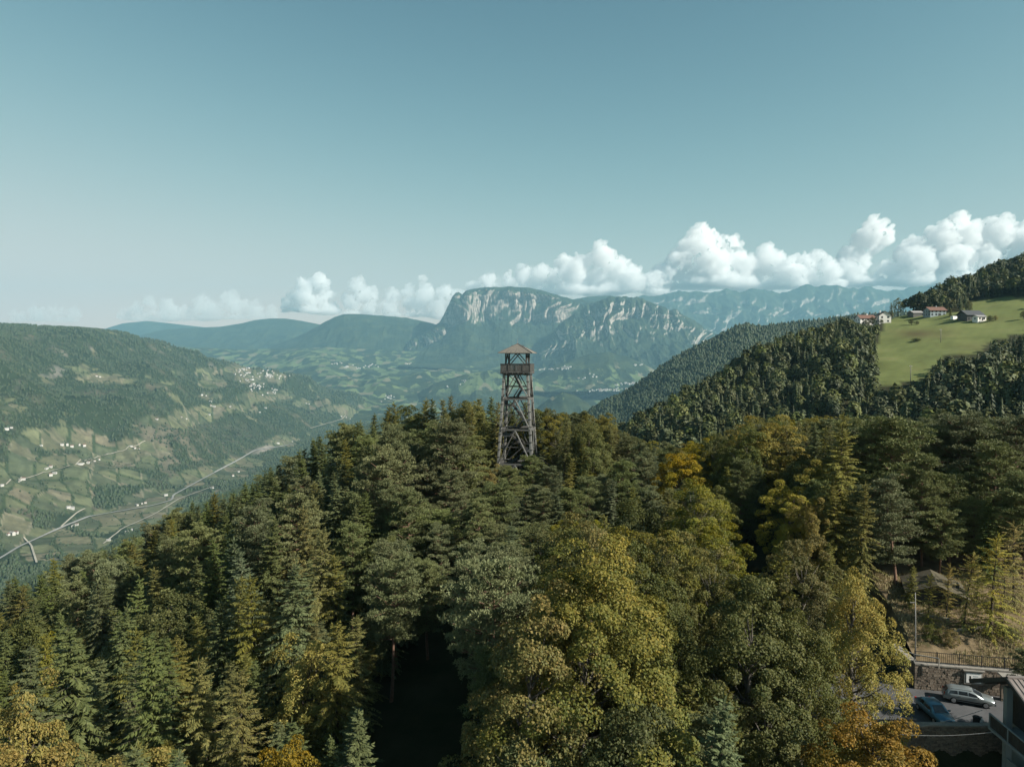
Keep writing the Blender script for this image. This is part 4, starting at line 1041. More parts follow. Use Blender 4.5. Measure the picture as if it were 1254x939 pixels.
# ------------------------------------------------------------------ woods far away: small crowns by the ten thousand
def puff(seed, pointed):
    r_ = np.random.default_rng(seed); n = 7; V = []; F = []
    rings = [(0.0, .30), (.35, .36), (.7, .24)] if not pointed else [(0.0, .30), (.35, .22), (.7, .11)]
    for zq, rq in rings:
        for j in range(n):
            a = 6.283 * j / n; q = rq * (0.75 + .5 * r_.random()); V.append((q * math.cos(a), q * math.sin(a), zq + r_.normal(0, .04)))
    V.append((0, 0, 1.0))
    for k in range(2):
        for j in range(n): a, b = k * n + j, k * n + (j + 1) % n; F += [(a, b, b + n), (a, b + n, a + n)]
    for j in range(n): F.append((2 * n + j, 2 * n + (j + 1) % n, 3 * n))
    return mesh_np('far_tree', np.array(V), np.array(F))
M_FARWOOD = leaf_material('far_wood', [(0.020, 0.031, 0.014), (0.034, 0.046, 0.021), (0.052, 0.062, 0.030)], transl=0.0, treevar=0.16, gain=0.85)
PUFF = [far_obj('far_tree', puff(1, False), M_FARWOOD), far_obj('far_tree', puff(2, False), M_FARWOOD), far_obj('far_tree', puff(3, True), M_FARWOOD)]
r = np.random.default_rng(9)
n = 90000
az = np.radians(r.uniform(-40, -9, n)); d = np.exp(r.uniform(math.log(1500), math.log(8800), n))
x = d * np.sin(az); y = d * np.cos(az); z = left_z(x, y)
ncg, nrg = 410, 400
ci = np.clip(((np.degrees(az) + 50) / 41.5 * (ncg - 1)).round().astype(int), 0, ncg - 1); ri = np.clip((np.log(d / 1250) / math.log(9300 / 1250) * (nrg - 1)).round().astype(int), 0, nrg - 1)
li = ri * ncg + ci
op = LEFT['open'][li]; hd = LEFT['hedge'][li]; rk = LEFT['rk'][li]; sc_ = LEFT['scr'][li]
dens = 0.75 + 0.4 * fbm(x / 140, y / 140, 3, 90)
road_cells = set()
for pl in ROADS.values():
    for (x0, y0), (x1, y1) in zip(pl, pl[1:]):
        for t_ in np.linspace(0, 1, max(2, int(math.hypot(x1 - x0, y1 - y0)))):
            q = hit(x0 + (x1 - x0) * t_, y0 + (y1 - y0) * t_, left_z, 1250, 9000, 2500)
            if q is not None:
                for i_ in range(-1, 2):
                    for j_ in range(-2, 2): road_cells.add((int(q.x // 15) + i_, int(q.y // 15) + j_))
near_road = np.fromiter(((a_, b_) in road_cells for a_, b_ in zip((x // 15).astype(int), (y // 15).astype(int))), bool, len(x))
keep = ~near_road & np.where(op, np.where(hd, r.random(n) < 0.5, r.random(n) < 0.03), r.random(n) < dens * (1 - 0.85 * rk) * (1 - 0.6 * np.clip(sc_, 0, 1)))
x, y, z, d = x[keep], y[keep], z[keep], d[keep]
s = np.maximum(r.uniform(9, 16, len(x)), d * 0.0030) * np.where(op[keep], .6, 1)
scatter('mountain_forest', np.stack([x, y, z - s * .15], 1), s, r.uniform(0, 6.28, len(x)), r.choice(3, len(x), p=[.4, .35, .25]), PUFF)
vi = r.choice(len(Vr), 26000)
nd = 380
jit = Vr[vi] + (Vr[np.minimum(vi + nd, len(Vr) - 1)] - Vr[vi]) * r.random((len(vi), 1)) * (vi < len(Vr) - nd * 4)[:, None] + (Vr[np.minimum(vi + 1, len(Vr) - 1)] - Vr[vi]) * r.random((len(vi), 1)) * ((vi % nd) < nd - 1)[:, None]
s = r.uniform(8, 13, len(jit))
scatter('ridge_forest', jit - [0, 0, 1.5], s, r.uniform(0, 6.28, len(jit)), r.choice(3, len(jit), p=[.35, .25, .4]), PUFF)
# ------------------------------------------------------------------ the wooden lookout tower
M_WOOD = simple('weathered_timber', (0.100, 0.098, 0.090), 0.85, var=0.35, scale=2.5, stretch=(4, 4, 0.6), bump=0.3)
M_WOODPALE = simple('pale_sunlit_timber', (0.25, 0.245, 0.225), 0.8, var=0.28, scale=2.5, stretch=(4, 4, 0.5), bump=0.3)  # tower legs' sunlight put into a paler wood colour; also the pale handrail
M_WOODDARK = simple('dark_timber', (0.058, 0.057, 0.054), 0.85, var=0.35, scale=3, stretch=(4, 4, 0.6))
M_SHINGLE = simple('wood_shingles', (0.190, 0.176, 0.150), 0.85, var=0.30, scale=5)
M_STEEL = simple('galvanised_steel', (0.30, 0.31, 0.32), 0.45, 0.8, var=0.1)
def build_tower():
    bx, by = TOWER_XY; bz = float(ground_z(bx, by)) - 0.2
    T = thing('lookout_tower', 'tall timber lookout tower with a pyramid roof rising above the wooded hill', 'tower', (bx, by, bz), R(-9.5))
    Z = lambda z: z - bz                                  # height given relative to the camera -> local
    zd = Z(-2.15); ztop = Z(1.05)
    hw = lambda z: 3.2 - (3.2 - 1.95) * z / zd            # half spacing of the legs, leaning inwards
    C4 = [(-1, -1), (1, -1), (1, 1), (-1, 1)]
    for sx, sy in C4:                                       # legs: three planks bolted side by side
        m = MB(); h0, h1 = hw(0), hw(zd)
        for k, off in enumerate((-.145, 0, .145)):
            m.bar((sx * h0 + off, sy * h0, -1), (sx * h1 + off, sy * h1, zd - .1), .11, .30 + .05 * (k == 1), up=(0, 1, 0))
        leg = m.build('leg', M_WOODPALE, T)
        b = MB()
        for z in np.arange(1.0, zd - .5, 1.25):
            h = hw(z); b.box((sx * h, sy * h, z), (.50, .44, .09))
        b.build('iron_bands', M_STEEL if False else M_WOODDARK, leg)
    LV = [0.9, 6.0, Z(-11.7), Z(-6.6), zd - .35]
    for i, z in enumerate(LV):
        h = hw(z)
        for k in range(4):
            a, b_ = C4[k], C4[(k + 1) % 4]
            for q in (-.16, .16):
                n = Vector((a[0] + b_[0], a[1] + b_[1], 0)) * .5
                MB().bar(Vector((a[0] * h, a[1] * h, z)) + n * q * 1.3, Vector((b_[0] * h, b_[1] * h, z)) + n * q * 1.3, .10, .24).build('cross_beam', M_WOOD, T)
        if i < 4:
            MB().bar((-h, -h, z + .25), (h, h, z + .25), .09, .2).build('tie_beam', M_WOODDARK, T)
            MB().bar((-h, h, z + .02), (h, -h, z + .02), .09, .2).build('tie_beam', M_WOODDARK, T)
    for i in range(4):                                      # braces: an upturned V in each bay of every face
        z0, z1 = LV[i] + .15, LV[i + 1] - .05
        for k in range(4):
            a, b_ = C4[k], C4[(k + 1) % 4]; n = Vector((a[0] + b_[0], a[1] + b_[1], 0)) * .5 * .20
            h0, h1 = hw(z0), hw(z1)
            top = Vector(((a[0] + b_[0]) * .5 * h1, (a[1] + b_[1]) * .5 * h1, z1)) + n
            for s_ in (a, b_):
                MB().bar(Vector((s_[0] * h0 * .97, s_[1] * h0 * .97, z0)) + n, top, .145, .145).build('brace', M_WOODPALE if k == 0 and s_ is b_ else M_WOOD, T)  # right front brace takes the legs' painted sunlit tone
    for i in range(4):                                      # thin girts halfway up each bay, and slender counter-braces on the side faces
        zm = (LV[i] + LV[i + 1]) / 2; h = hw(zm)
        for k in range(4):
            a, b_ = C4[k], C4[(k + 1) % 4]
            MB().bar((a[0] * h, a[1] * h, zm), (b_[0] * h, b_[1] * h, zm), .08, .13).build('girt', M_WOODDARK, T)
            if k != 0:
                h0, h1 = hw(LV[i]), hw(LV[i + 1])
                MB().bar((a[0] * h0, a[1] * h0, LV[i] + .1), (b_[0] * h1, b_[1] * h1, LV[i + 1] - .1), .09, .11).build('counter_brace', M_WOODDARK, T)
    # landings and stair flights winding up inside
    zs = np.arange(0.4, zd - .1, 2.55); prev = None
    for i, z in enumerate(zs):
        h = hw(z); side = -1 if i % 2 == 0 else 1
        L = MB().box((side * (h - .85), 0, z), (1.3, 2 * h - .7, .12)).build('landing', M_WOOD, T)
        m = MB()
        for yy in np.linspace(-h + .4, h - .4, 9): m.box((side * (h - .22), yy, z + .55), (.05, .20, .95))
        m.bar((side * (h - .22), -h + .3, z + 1.08), (side * (h - .22), h - .3, z + 1.08), .08, .1)
        m.build('landing_rail', M_WOOD, L)
        if i + 1 < len(zs):
            y_ = (-.75 if i % 2 == 0 else .75)
            a = Vector((side * (h - 1.5), y_, z + .1)); b_ = Vector((-side * (h - 1.5), y_, zs[i + 1] + .05))
            F = MB().bar(a + Vector((0, -.45, 0)), b_ + Vector((0, -.45, 0)), .07, .28).bar(a + Vector((0, .45, 0)), b_ + Vector((0, .45, 0)), .07, .28).build('stair_flight', M_WOODDARK, T)
            m = MB()
            for t in np.linspace(.06, .96, 12): m.box(a.lerp(b_, t), (.26, .84, .05))
            m.build('treads', M_WOOD, F)
            MB().bar(a + Vector((0, -.45, .95)), b_ + Vector((0, -.45, .95)), .06, .09).bar(a + Vector((0, .45, .95)), b_ + Vector((0, .45, .95)), .06, .09).build('handrail', M_WOOD, F)
    # viewing deck
    dk = 2.42
    MB().box((0, 0, zd), (2 * dk + .2, 2 * dk + .2, .16)).build('deck_floor', M_WOOD, T)
    for s_ in np.linspace(-dk, dk, 6):
        MB().box((s_, 0, zd - .19), (.14, 2 * dk + .3, .20)).build('joist', M_WOODDARK, T)
    for k in range(4):                                      # boarded parapet, one panel per side between posts
        ang = k * math.pi / 2; M3 = Matrix.Rotation(ang, 3, 'Z')
        P = MB()
        for i in range(24):
            u = -dk + (i + .5) * 2 * dk / 24
            P.box(M3 @ Vector((u, -dk - .02, zd + .74 + .02 * ((i * 7) % 3 - 1))), (.165, .035 + .006 * (i % 3), 1.10), rot=M3)
        par = P.build('parapet', M_WOOD, T)
        MB().box(M3 @ Vector((0, -dk - .02, zd + 1.38)), (2 * dk + .25, .16, .09), rot=M3).build('top_rail', M_WOODDARK, par)
        MB().box(M3 @ Vector((0, -dk - .05, zd + .20)), (2 * dk + .2, .10, .10), rot=M3).build('bottom_rail', M_WOODDARK, par)
        for u in np.linspace(-dk, dk, 5)[:-1]:
            MB().box(M3 @ Vector((u, -dk - .03, zd + .62)), (.13, .15, 1.55), rot=M3).build('rail_post', M_WOODDARK, par)
    # roof posts with knee braces
    pw = 1.72
    for sx, sy in C4:
        MB().bar((sx * pw, sy * pw, zd), (sx * pw, sy * pw, ztop), .22, .22).build('roof_post', M_WOODDARK, T)
    for k in range(4):
        a, b_ = C4[k], C4[(k + 1) % 4]
        mid = Vector(((a[0] + b_[0]) * .5 * pw, (a[1] + b_[1]) * .5 * pw, ztop - .12))
        for s_ in (a, b_):
            MB().bar(Vector((s_[0] * pw, s_[1] * pw, zd + 1.05)), mid, .13, .15).build('knee_brace', M_WOOD, T)
        MB().bar(Vector((a[0] * pw, a[1] * pw, ztop - .02)), Vector((b_[0] * pw, b_[1] * pw, ztop - .02)), .16, .2).build('wall_plate', M_WOODDARK, T)
    # pyramid roof laid in courses of shingles
    ev = 2.86; rise = Z(2.62) - ztop; n = 11
    R_ = MB()
    for c in range(n):
        h0 = ev * (1 - c / n); h1 = ev * (1 - (c + 1) / n) * .98; z0 = ztop + rise * c / n; z1 = ztop + rise * (c + 1) / n
        lift = .05
        q0 = [(-h0, -h0, z0 + lift), (h0, -h0, z0 + lift), (h0, h0, z0 + lift), (-h0, h0, z0 + lift)]
        q1 = [(-h1, -h1, z1), (h1, -h1, z1), (h1, h1, z1), (-h1, h1, z1)]
        qb = [(-h0, -h0, z0 - .03), (h0, -h0, z0 - .03), (h0, h0, z0 - .03), (-h0, h0, z0 - .03)]
        b0 = len(R_.v); R_.v += q0 + q1 + qb
        for k in range(4):
            j = (k + 1) % 4
            R_.f += [[b0 + k, b0 + j, b0 + 4 + j, b0 + 4 + k], [b0 + 8 + k, b0 + 8 + j, b0 + j, b0 + k]]; R_.mi += [0, 0]
    R_.add([(-ev, -ev, ztop - .04), (ev, -ev, ztop - .04), (ev, ev, ztop - .04), (-ev, ev, ztop - .04)], [(0, 3, 2, 1)])
    roof = R_.build('roof', M_SHINGLE, T)
    for sx, sy in C4: MB().bar((sx * ev, sy * ev, ztop + .05), (0, 0, ztop + rise + .04), .14, .08).build('hip_board', M_WOOD, roof)
    MB().tube([(0, 0, ztop + rise - .1), (0, 0, ztop + rise + .85)], [.05, .02], 6).tube([(-.12, 0, ztop + rise + .5), (.12, 0, ztop + rise + .5)], .025, 5).build('finial', M_STEEL, roof)
    for s_ in (-1, 1):
        for q in np.linspace(-2.3, 2.3, 7):
            MB().bar((q * .35, s_ * .4, ztop + rise * .8), (q, s_ * ev * .97, ztop - .0), .08, .12).build('rafter', M_WOODDARK, roof)
    return T
build_tower()
# ------------------------------------------------------------------ the parking place, its wall, cars, chalet and hut
M_ASPH = simple('asphalt', (0.075, 0.075, 0.077), 0.9, var=0.22, scale=0.8, bump=0.2)
M_STONE = NT('porphyry_stone')
_v = M_STONE.obj(); _r = M_STONE.n('ShaderNodeNewGeometry').outputs['Random Per Island']
_c = M_STONE.ramp(_r, [(0.0, (0.07, 0.052, 0.038)), (0.35, (0.15, 0.11, 0.078)), (0.7, (0.21, 0.16, 0.115)), (1.0, (0.30, 0.24, 0.18))])
_f = M_STONE.noise(_v, 9, 5, 0.65)
M_STONE.pbr(M_STONE.mix(0.5, _c, M_STONE.ramp(_f, [(0.3, (0.12, 0.10, 0.08)), (0.7, (0.30, 0.25, 0.2))])), 0.9, 0, M_STONE.bump(_f, 0.4, 0.03)); M_STONE = M_STONE.m
M_MORTAR = simple('mortar', (0.13, 0.115, 0.10), 0.95, var=0.2, scale=6)
M_COPE = simple('coping_stone', (0.24, 0.22, 0.19), 0.85, var=0.2, scale=3)
M_IRON = simple('dark_iron', (0.035, 0.033, 0.032), 0.6, 0.3, var=0.2)
M_WHITE = simple('white_paint', (0.78, 0.77, 0.74), 0.6, var=0.06)
M_PLASTER = simple('white_plaster', (0.74, 0.71, 0.66), 0.9, var=0.08, scale=0.8)
M_GREYPLASTER = simple('blue_grey_plaster', (0.24, 0.285, 0.30), 0.85, var=0.10, scale=0.8)
M_REDROOF = simple('red_roof_tiles', (0.150, 0.082, 0.062), 0.85, var=0.3, scale=2)
M_BROWNROOF = simple('brown_roof', (0.16, 0.115, 0.09), 0.85, var=0.3, scale=2)
M_SLATE = simple('dark_slate', (0.055, 0.058, 0.062), 0.7, var=0.25, scale=2)
M_GREYROOF = simple('grey_roof', (0.26, 0.25, 0.24), 0.8, var=0.2, scale=2)
M_METALROOF = simple('brown_metal_sheet', (0.22, 0.185, 0.165), 0.5, 0.2, var=0.15, scale=1.5)
M_GLASS = simple('window_glass', (0.025, 0.03, 0.035), 0.08, var=0.1, spec=0.6)
M_TYRE = simple('tyre_rubber', (0.02, 0.02, 0.02), 0.9, var=0.1)
M_RIM = simple('alloy_rim', (0.50, 0.50, 0.50), 0.35, 0.7, var=0.05)
M_CHROME = simple('bright_trim', (0.6, 0.6, 0.6), 0.25, 0.9, var=0.03)
M_RED = simple('red_lens', (0.35, 0.02, 0.015), 0.2, var=0.05)
M_LENS = simple('clear_lens', (0.7, 0.72, 0.74), 0.15, var=0.05)
M_DRY = NT('dry_grass_bank')
_v = M_DRY.obj(); _f = M_DRY.noise(_v, 0.55, 7, 0.65); _g = M_DRY.noise(_v, 6, 5, 0.7)
_c = M_DRY.ramp(_f, [(0.30, (0.055, 0.060, 0.022)), (0.42, (0.145, 0.105, 0.058)), (0.58, (0.24, 0.18, 0.105)), (0.75, (0.12, 0.09, 0.055))])
M_DRY.pbr(M_DRY.mix(M_DRY.math('MULTIPLY', _g, 0.55), _c, (0.09, 0.068, 0.04)), 0.95, 0, M_DRY.bump(_g, 0.5, 0.12), 0.1); M_DRY = M_DRY.m

# asphalt sheet
def wall_pt(s, off=0.0, z=0.0):
    p = WALL_A + wdir * s + wnor * off; return Vector((p.x, p.y, z))
xs = np.linspace(-13, 30, 60); ys = np.linspace(0, 1, 24)
V = []
for j in ys:
    for s in xs:
        far = wall_pt(s, 0.15, 0); near = Vector((far.x * 0.93 - 1.5 if False else far.x - 1.2, 55.6, 0))
        if s < 0: far = wall_pt(s, 0.15 + min(5.5, -s * 0.9), 0)
        p = near.lerp(far, j); V.append((p.x, p.y, LOT_Z - 0.05 * abs(s < -8) + 0.02 * math.sin(p.x)))
tag(link('parking_asphalt', mesh_np('parking_asphalt', np.array(V), grid_faces(24, 60), True), M_ASPH), kind='structure')

def bank_z(x, y):
    d = (x - WALL_A.x) * wnor.x + (y - WALL_A.y) * wnor.y
    return -27.42 + np.interp(d, [0, 2, 9, 20, 36], [0, .35, 1.95, 2.7, 3.6]) + 0.22 * fbm(x / 2.2, y / 2.2, 4, 6) * sstep(.3, 1.5, d)
sx_, dx_ = np.meshgrid(np.linspace(0.45, 34, 130), np.linspace(0.30, 34, 110))
bx = WALL_A.x + wdir.x * sx_ + wnor.x * dx_ + 0.02 * dx_; by = WALL_A.y + wdir.y * sx_ + wnor.y * dx_
bz = bank_z(bx, by); bz[-1] -= 3; bz[:, -1] -= 3
bz[:, 0] -= np.where(dx_[:, 0] > 4.2, 2.2, 0)
Vb = np.stack([bx, by, bz], -1).reshape(-1, 3)
tag(link('dry_bank', mesh_np('dry_bank', Vb, grid_faces(110, 130), True), M_DRY), kind='structure')
# loose grass on the bank
r = np.random.default_rng(3); n = 22000
s = r.uniform(0.8, 30, n); d = r.uniform(0.5, 20, n) ; gx = WALL_A.x + wdir.x * s + wnor.x * d; gy = WALL_A.y + wdir.y * s + wnor.y * d
ok = fbm(gx / 3, gy / 3, 3, 12) > -0.15; gx, gy = gx[ok], gy[ok]; k = len(gx)
Vg, Fg = leaf_quads(np.stack([gx, gy, bank_z(gx, gy) - .03], 1), unit(np.stack([r.normal(0, .35, k), r.normal(0, .35, k), np.ones(k)], 1)), r.normal(0, 1, (k, 3)), r.uniform(.18, .5, k), r.uniform(.05, .12, k))
M_TUFT = leaf_material('dry_grass_blades', [(0.11, 0.10, 0.035), (0.20, 0.155, 0.07), (0.28, 0.21, 0.11)], transl=.25, treevar=.1)
tag(link('grass', mesh_np('grass', Vg, Fg), M_TUFT), kind='stuff')

def stone_wall(name, label, a, b, z0, z1, thick, parent_group=None, cope=True, seed=1, mat=None):
    a = Vector((a[0], a[1], 0)); b = Vector((b[0], b[1], 0)); L = (b - a).length; d = (b - a) / L; nrm = Vector((-d.y, d.x, 0))
    rz = math.atan2(d.y, d.x)
    W = thing(name, label, 'wall', (a.x, a.y, z0), rz)
    h = z1 - z0
    MB().box((L / 2, thick / 2, h / 2 - .4), (L - .06, thick - .10, h + .7)).build('core', M_MORTAR, W)
    r_ = random.Random(seed); m = MB(); z = -.15
    while z < h - .02:
        ch = min(r_.uniform(.11, .24), h - z); x = 0.0
        while x < L:
            w = min(r_.uniform(.15, .42), L - x)
            for side in (0, 1):
                y = -.02 - r_.uniform(0, .035) if side == 0 else thick + .02
                if side == 1 and r_.random() < .5: continue
                c = Vector((x + w / 2, y + (.10 if side == 0 else -.10), z + ch / 2))
                q = Euler((r_.uniform(-.05, .05), r_.uniform(-.05, .05), r_.uniform(-.04, .04))).to_matrix()
                m.box(c, (w - .03, .24 + r_.uniform(0, .05), ch - .028), rot=q)
            x += w
        z += ch
    st = m.build('stones', mat or M_STONE, W, bevel=0.0); st['kind'] = 'stuff'
    if cope:
        x = 0
        while x < L:
            w = min(r_.uniform(.9, 1.3), L - x)
            MB().box((x + w / 2, thick / 2 - .02, h + .05 + r_.uniform(-.008, .008)), (w - .02, thick + .16, .12)).build('coping_slab', M_COPE, W); x += w
    return W
e = wall_pt(16.5)
stone_wall('retaining_wall', 'sunlit brown stone retaining wall behind the parked silver car', (WALL_A.x, WALL_A.y), (e.x, e.y), LOT_Z - .1, -27.3, .5, seed=4)
stone_wall('return_wall', 'shaded stone wall turning back from the left corner of the retaining wall', (WALL_A.x + .35, WALL_A.y + 4.4), (WALL_A.x, WALL_A.y + .56), LOT_Z - .1, -27.3, .45, seed=9)
stone_wall('lower_wall', 'dark shaded stone wall along the near edge of the parking place', (26.5, 55.2), (46, 54.8), -33.5, LOT_Z + .62, .4, seed=12)

# railing on the wall
RAIL = thing('railing', 'dark iron railing standing on the stone retaining wall', 'railing', wall_pt(0, 0.28, -27.2), math.atan2(wdir.y, wdir.x))
pk = MB()
for x in np.arange(0.2, 16.2, 0.16): pk.box((x, 0, .52), (.022, .022, .88))
q = pk.build('pickets', M_IRON, RAIL); q['kind'] = 'stuff'
for x in np.arange(0.1, 16.4, 1.8): MB().box((x, 0, .52), (.07, .07, 1.1)).build('post', M_IRON, RAIL)
for z in (.12, .98): MB().box((8.2, 0, z), (16.3, .05, .05)).build('rail', M_IRON, RAIL)
# pale handrail behind the corner of the wall
H = thing('handrail', 'pale wooden handrail running back beside the tall pole at the wall corner', 'handrail', wall_pt(0, 0, -27.2))
pts = [on_level(1098, 792, -26.6) - H.location, on_level(1120, 801, -26.5) - H.location, on_level(1150, 806, -26.45) - H.location]
for a_, b_ in zip(pts, pts[1:]): MB().bar(a_, b_, .07, .08).build('rail', M_WOODPALE, H)
for p in pts: MB().bar(p + Vector((0, 0, -.9)), p, .07, .07).build('post', M_COPE, H)
# tall thin pole
b0 = on_level(1121, 804, -27.0)
P = thing('mast', 'tall thin bare pole at the left corner of the stone wall', 'pole', b0)
MB().tube([(0, 0, -.3), (-.05, 0, 3), (-.12, 0, 5.9)], [.06, .05, .035], 8).build('pole', M_GREYROOF, P, True)
MB().box((-.34, 0, 5.0), (.5, .04, .04)).build('cross_bar', M_GREYROOF, P)

# notice board on the wall face
s0 = (on_level(1190, 829, -28.15) - WALL_A).dot(wdir)
nb = wall_pt(s0, -.10, -28.62)
B = thing('notice_board', 'white notice board under a small ledge on the face of the stone wall', 'notice board', nb, math.atan2(wdir.y, wdir.x))
MB().box((0, .02, .58), (1.50, .16, 1.16)).build('frame', M_COPE, B)
MB().box((0, -.075, .58), (1.18, .03, .86)).build('panel', M_WHITE, B)
MB().box((-.28, -.094, .55), (.13, .006, .42)).box((-.18, -.094, .42), (.10, .006, .2)).build('printed_figure', M_IRON, B)
MB().box((.15, -.094, .74), (.42, .006, .06)).box((.2, -.094, .50), (.5, .006, .22)).build('printed_map', M_GREYPLASTER, B)
MB().box((0, -.04, 1.22), (1.70, .28, .09)).build('ledge', M_COPE, B)
# second board on a roofed stand in front of the wall
s1 = (on_level(1228, 831, -28.2) - WALL_A).dot(wdir)
nb = wall_pt(s1, -.9, LOT_Z)
B = thing('roofed_board', 'white information board under a flat stone roof right of the notice board', 'notice board', nb, math.atan2(wdir.y, wdir.x))
MB().box((0, .1, .75), (1.45, .30, 1.5)).build('plinth', M_STONE, B)
MB().box((.1, -.075, 1.05), (1.05, .04, .62)).build('panel', M_WHITE, B)
MB().box((.05, 0, 2.2), (1.75, 1.1, .12)).build('roof', M_COPE, B)
for x in (-.6, .65): MB().box((x, .1, 1.82), (.14, .2, .66)).build('post', M_COPE, B)

# ---- cars
def loft(sections, close=True):
    n = len(sections[0]); V = [p for s_ in sections for p in s_]; F = []
    for i in range(len(sections) - 1):
        for k in range(n - 1): F.append((i * n + k, i * n + k + 1, (i + 1) * n + k + 1, (i + 1) * n + k))
    if close:
        F.append(tuple(range(n))[::-1]); F.append(tuple((len(sections) - 1) * n + k for k in range(n)))
    return V, F
def car(label, loc, rz, paint, estate=True):
    T = thing('parked_car', label, 'car', loc, rz, 'cars on the parking place')
    T.scale = (.85, .85, .85)
    # stations along the length: x, half width, belt height
    st = [(-2.22, .72, .78), (-2.15, .82, .93), (-1.6, .87, .96), (-.6, .88, .95), (.55, .88, .93), (1.05, .87, .90), (1.75, .83, .80), (2.1, .74, .70), (2.22, .62, .60)]
    secs = []
    for x, w, b in st:
        lo = .24 if abs(x) < 2 else .34
        half = [(w * .86, lo), (w * .98, lo + .14), (w, lo + .32), (w * .985, b - .10), (w * .93, b)]
        secs.append([Vector((x, -a, z)) for a, z in half] + [Vector((x, a, z)) for a, z in reversed(half)])
    V, F = loft(secs)
    body = MB().add(V, F + [tuple()] if False else F).build('body', paint, T, True)
    n = len(secs[0])
    bt = MB(); 
    for s_ in range(len(secs) - 1): bt.add([secs[s_][4], secs[s_][5], secs[s_ + 1][5], secs[s_ + 1][4]], [(0, 1, 2, 3)])
    # cabin
    if estate: cs = [(-2.12, .80, .93, .93), (-1.85, .70, .93, 1.28), (-1.4, .67, .95, 1.37), (-.2, .67, .94, 1.41), (.30, .65, .93, 1.35), (1.22, .80, .87, .88)]
    else: cs = [(-1.95, .78, .90, .91), (-1.35, .66, .94, 1.36), (-.9, .64, .95, 1.42), (-.2, .66, .94, 1.43), (.30, .64, .93, 1.38), (1.10, .76, .89, .90)]
    secs2 = []
    for x, wr, b, t in cs:
        wb = .82; half = [(wb, b - .02), (wr + .03, b + (t - b) * .88), (wr * .86, t)]
        secs2.append([Vector((x, -a, z)) for a, z in half] + [Vector((x, a, z)) for a, z in reversed(half)])
    V, F = loft(secs2)
    MB().add(V, F).build('cabin', paint, T, True)
    # side windows sit just proud of the cabin side
    def sidew(x0, x1, s_):
        def at_(x, f):
            i = max(k for k in range(len(cs) - 1) if cs[k][0] <= x) ; u = (x - cs[i][0]) / (cs[i + 1][0] - cs[i][0])
            wr = cs[i][1] + (cs[i + 1][1] - cs[i][1]) * u; b = cs[i][2] + (cs[i + 1][2] - cs[i][2]) * u; t = cs[i][3] + (cs[i + 1][3] - cs[i][3]) * u
            return Vector((x, s_ * (.82 + (wr + .03 - .82) * f + .012), b - .02 + (t - b) * .88 * f + .0))
        m = MB(); p = [at_(x0, .10), at_(x1, .10), at_(x1 - (.03 if x1 < .3 else .32), .93), at_(x0 + (.0 if x0 > -1.5 else .10), .93)]
        m.add(p, [(0, 1, 2, 3)]); m.build('side_window', M_GLASS, T)
    for s_ in (-1, 1):
        for x0, x1 in ([(-1.78, -1.02), (-.94, -.16), (-.08, .86)] if estate else [(-1.2, -.5), (-.42, .84)]): sidew(x0, x1, s_)
    def pane(i, name, inset=.07, lift=.015):
        a, b_, c, d = secs2[i][1], secs2[i][4], secs2[i + 1][4], secs2[i + 1][1]
        a, b_, c, d = secs2[i][2] , secs2[i][3], secs2[i + 1][3], secs2[i + 1][2]
        m = (a + b_ + c + d) / 4; nrm = (b_ - a).cross(d - a).normalized()
        if nrm.z < 0: nrm = -nrm
        MB().add([m + (p - m) * .88 + nrm * lift for p in (a, b_, c, d)], [(0, 1, 2, 3)]).build(name, M_GLASS, T)
    pane(4, 'windscreen'); pane(0, 'rear_window')
    for x in (-1.38, 1.36):
        for s_ in (-1, 1):
            w = bpy.data.objects.new('wheel', None); COL.objects.link(w); w.parent = T; w.location = (x, s_ * .80, .31); w.empty_display_size = .3
            MB().tube([(0, -.10, 0), (0, -.085, 0), (0, .085, 0), (0, .10, 0)], [.27, .31, .31, .27], 18).build('tyre', M_TYRE, w)
            m = MB().tube([(0, s_ * .095, 0), (0, s_ * .108, 0)], [.21, .19], 14)
            m.build('rim', M_RIM, w)
    for s_ in (-1, 1):
        MB().box((2.08, s_ * .56, .64), (.16, .26, .13)).build('headlight', M_LENS, T)
        MB().box((-2.17, s_ * .68, .82), (.10, .16, .30)).build('tail_light', M_RED, T)
        MB().box((.70, s_ * .97, .98), (.12, .20, .13)).build('door_mirror', paint, T)
        for x in (-.85, .1): MB().box((x, s_ * .888, .82), (.20, .02, .03)).build('door_handle', M_CHROME, T)
        if estate: MB().bar((-1.6, s_ * .58, 1.38), (.2, s_ * .58, 1.42), .04, .04).build('roof_rail', M_CHROME, T)
        MB().box((0, s_ * .90, .42), (2.3, .02, .08)).build('side_strip', M_TYRE, T)
    MB().box((2.17, 0, .42), (.16, 1.36, .20)).build('front_bumper', paint, T)
    MB().box((-2.20, 0, .46), (.16, 1.50, .22)).build('rear_bumper', paint, T)
    MB().box((2.20, 0, .58), (.05, .7, .10)).build('grille', M_IRON, T)
    MB().box((-2.285, 0, .56), (.02, .50, .11)).build('number_plate', M_WHITE, T)
    return T
def paint(name, col):
    t = NT(name); b = t.pbr(col, 0.30, 0.35, None, 0.5); b.inputs['Coat Weight'].default_value = 0.5; return t.m
M_SILVER = paint('silver_car_paint', (0.22, 0.245, 0.245)); M_BLUE = paint('blue_car_paint', (0.05, 0.15, 0.215))
pos = on_level(1186, 850, LOT_Z + .7); pos.z = LOT_Z + .02
car('silver estate car parked along the sunlit stone wall', pos, math.atan2(wdir.y, wdir.x) - R(13), M_SILVER)
pos = Vector((34.9, 57.7, LOT_Z + .02))
car('blue car parked in the shade facing the near edge of the parking place', pos, R(-91), M_BLUE, False)

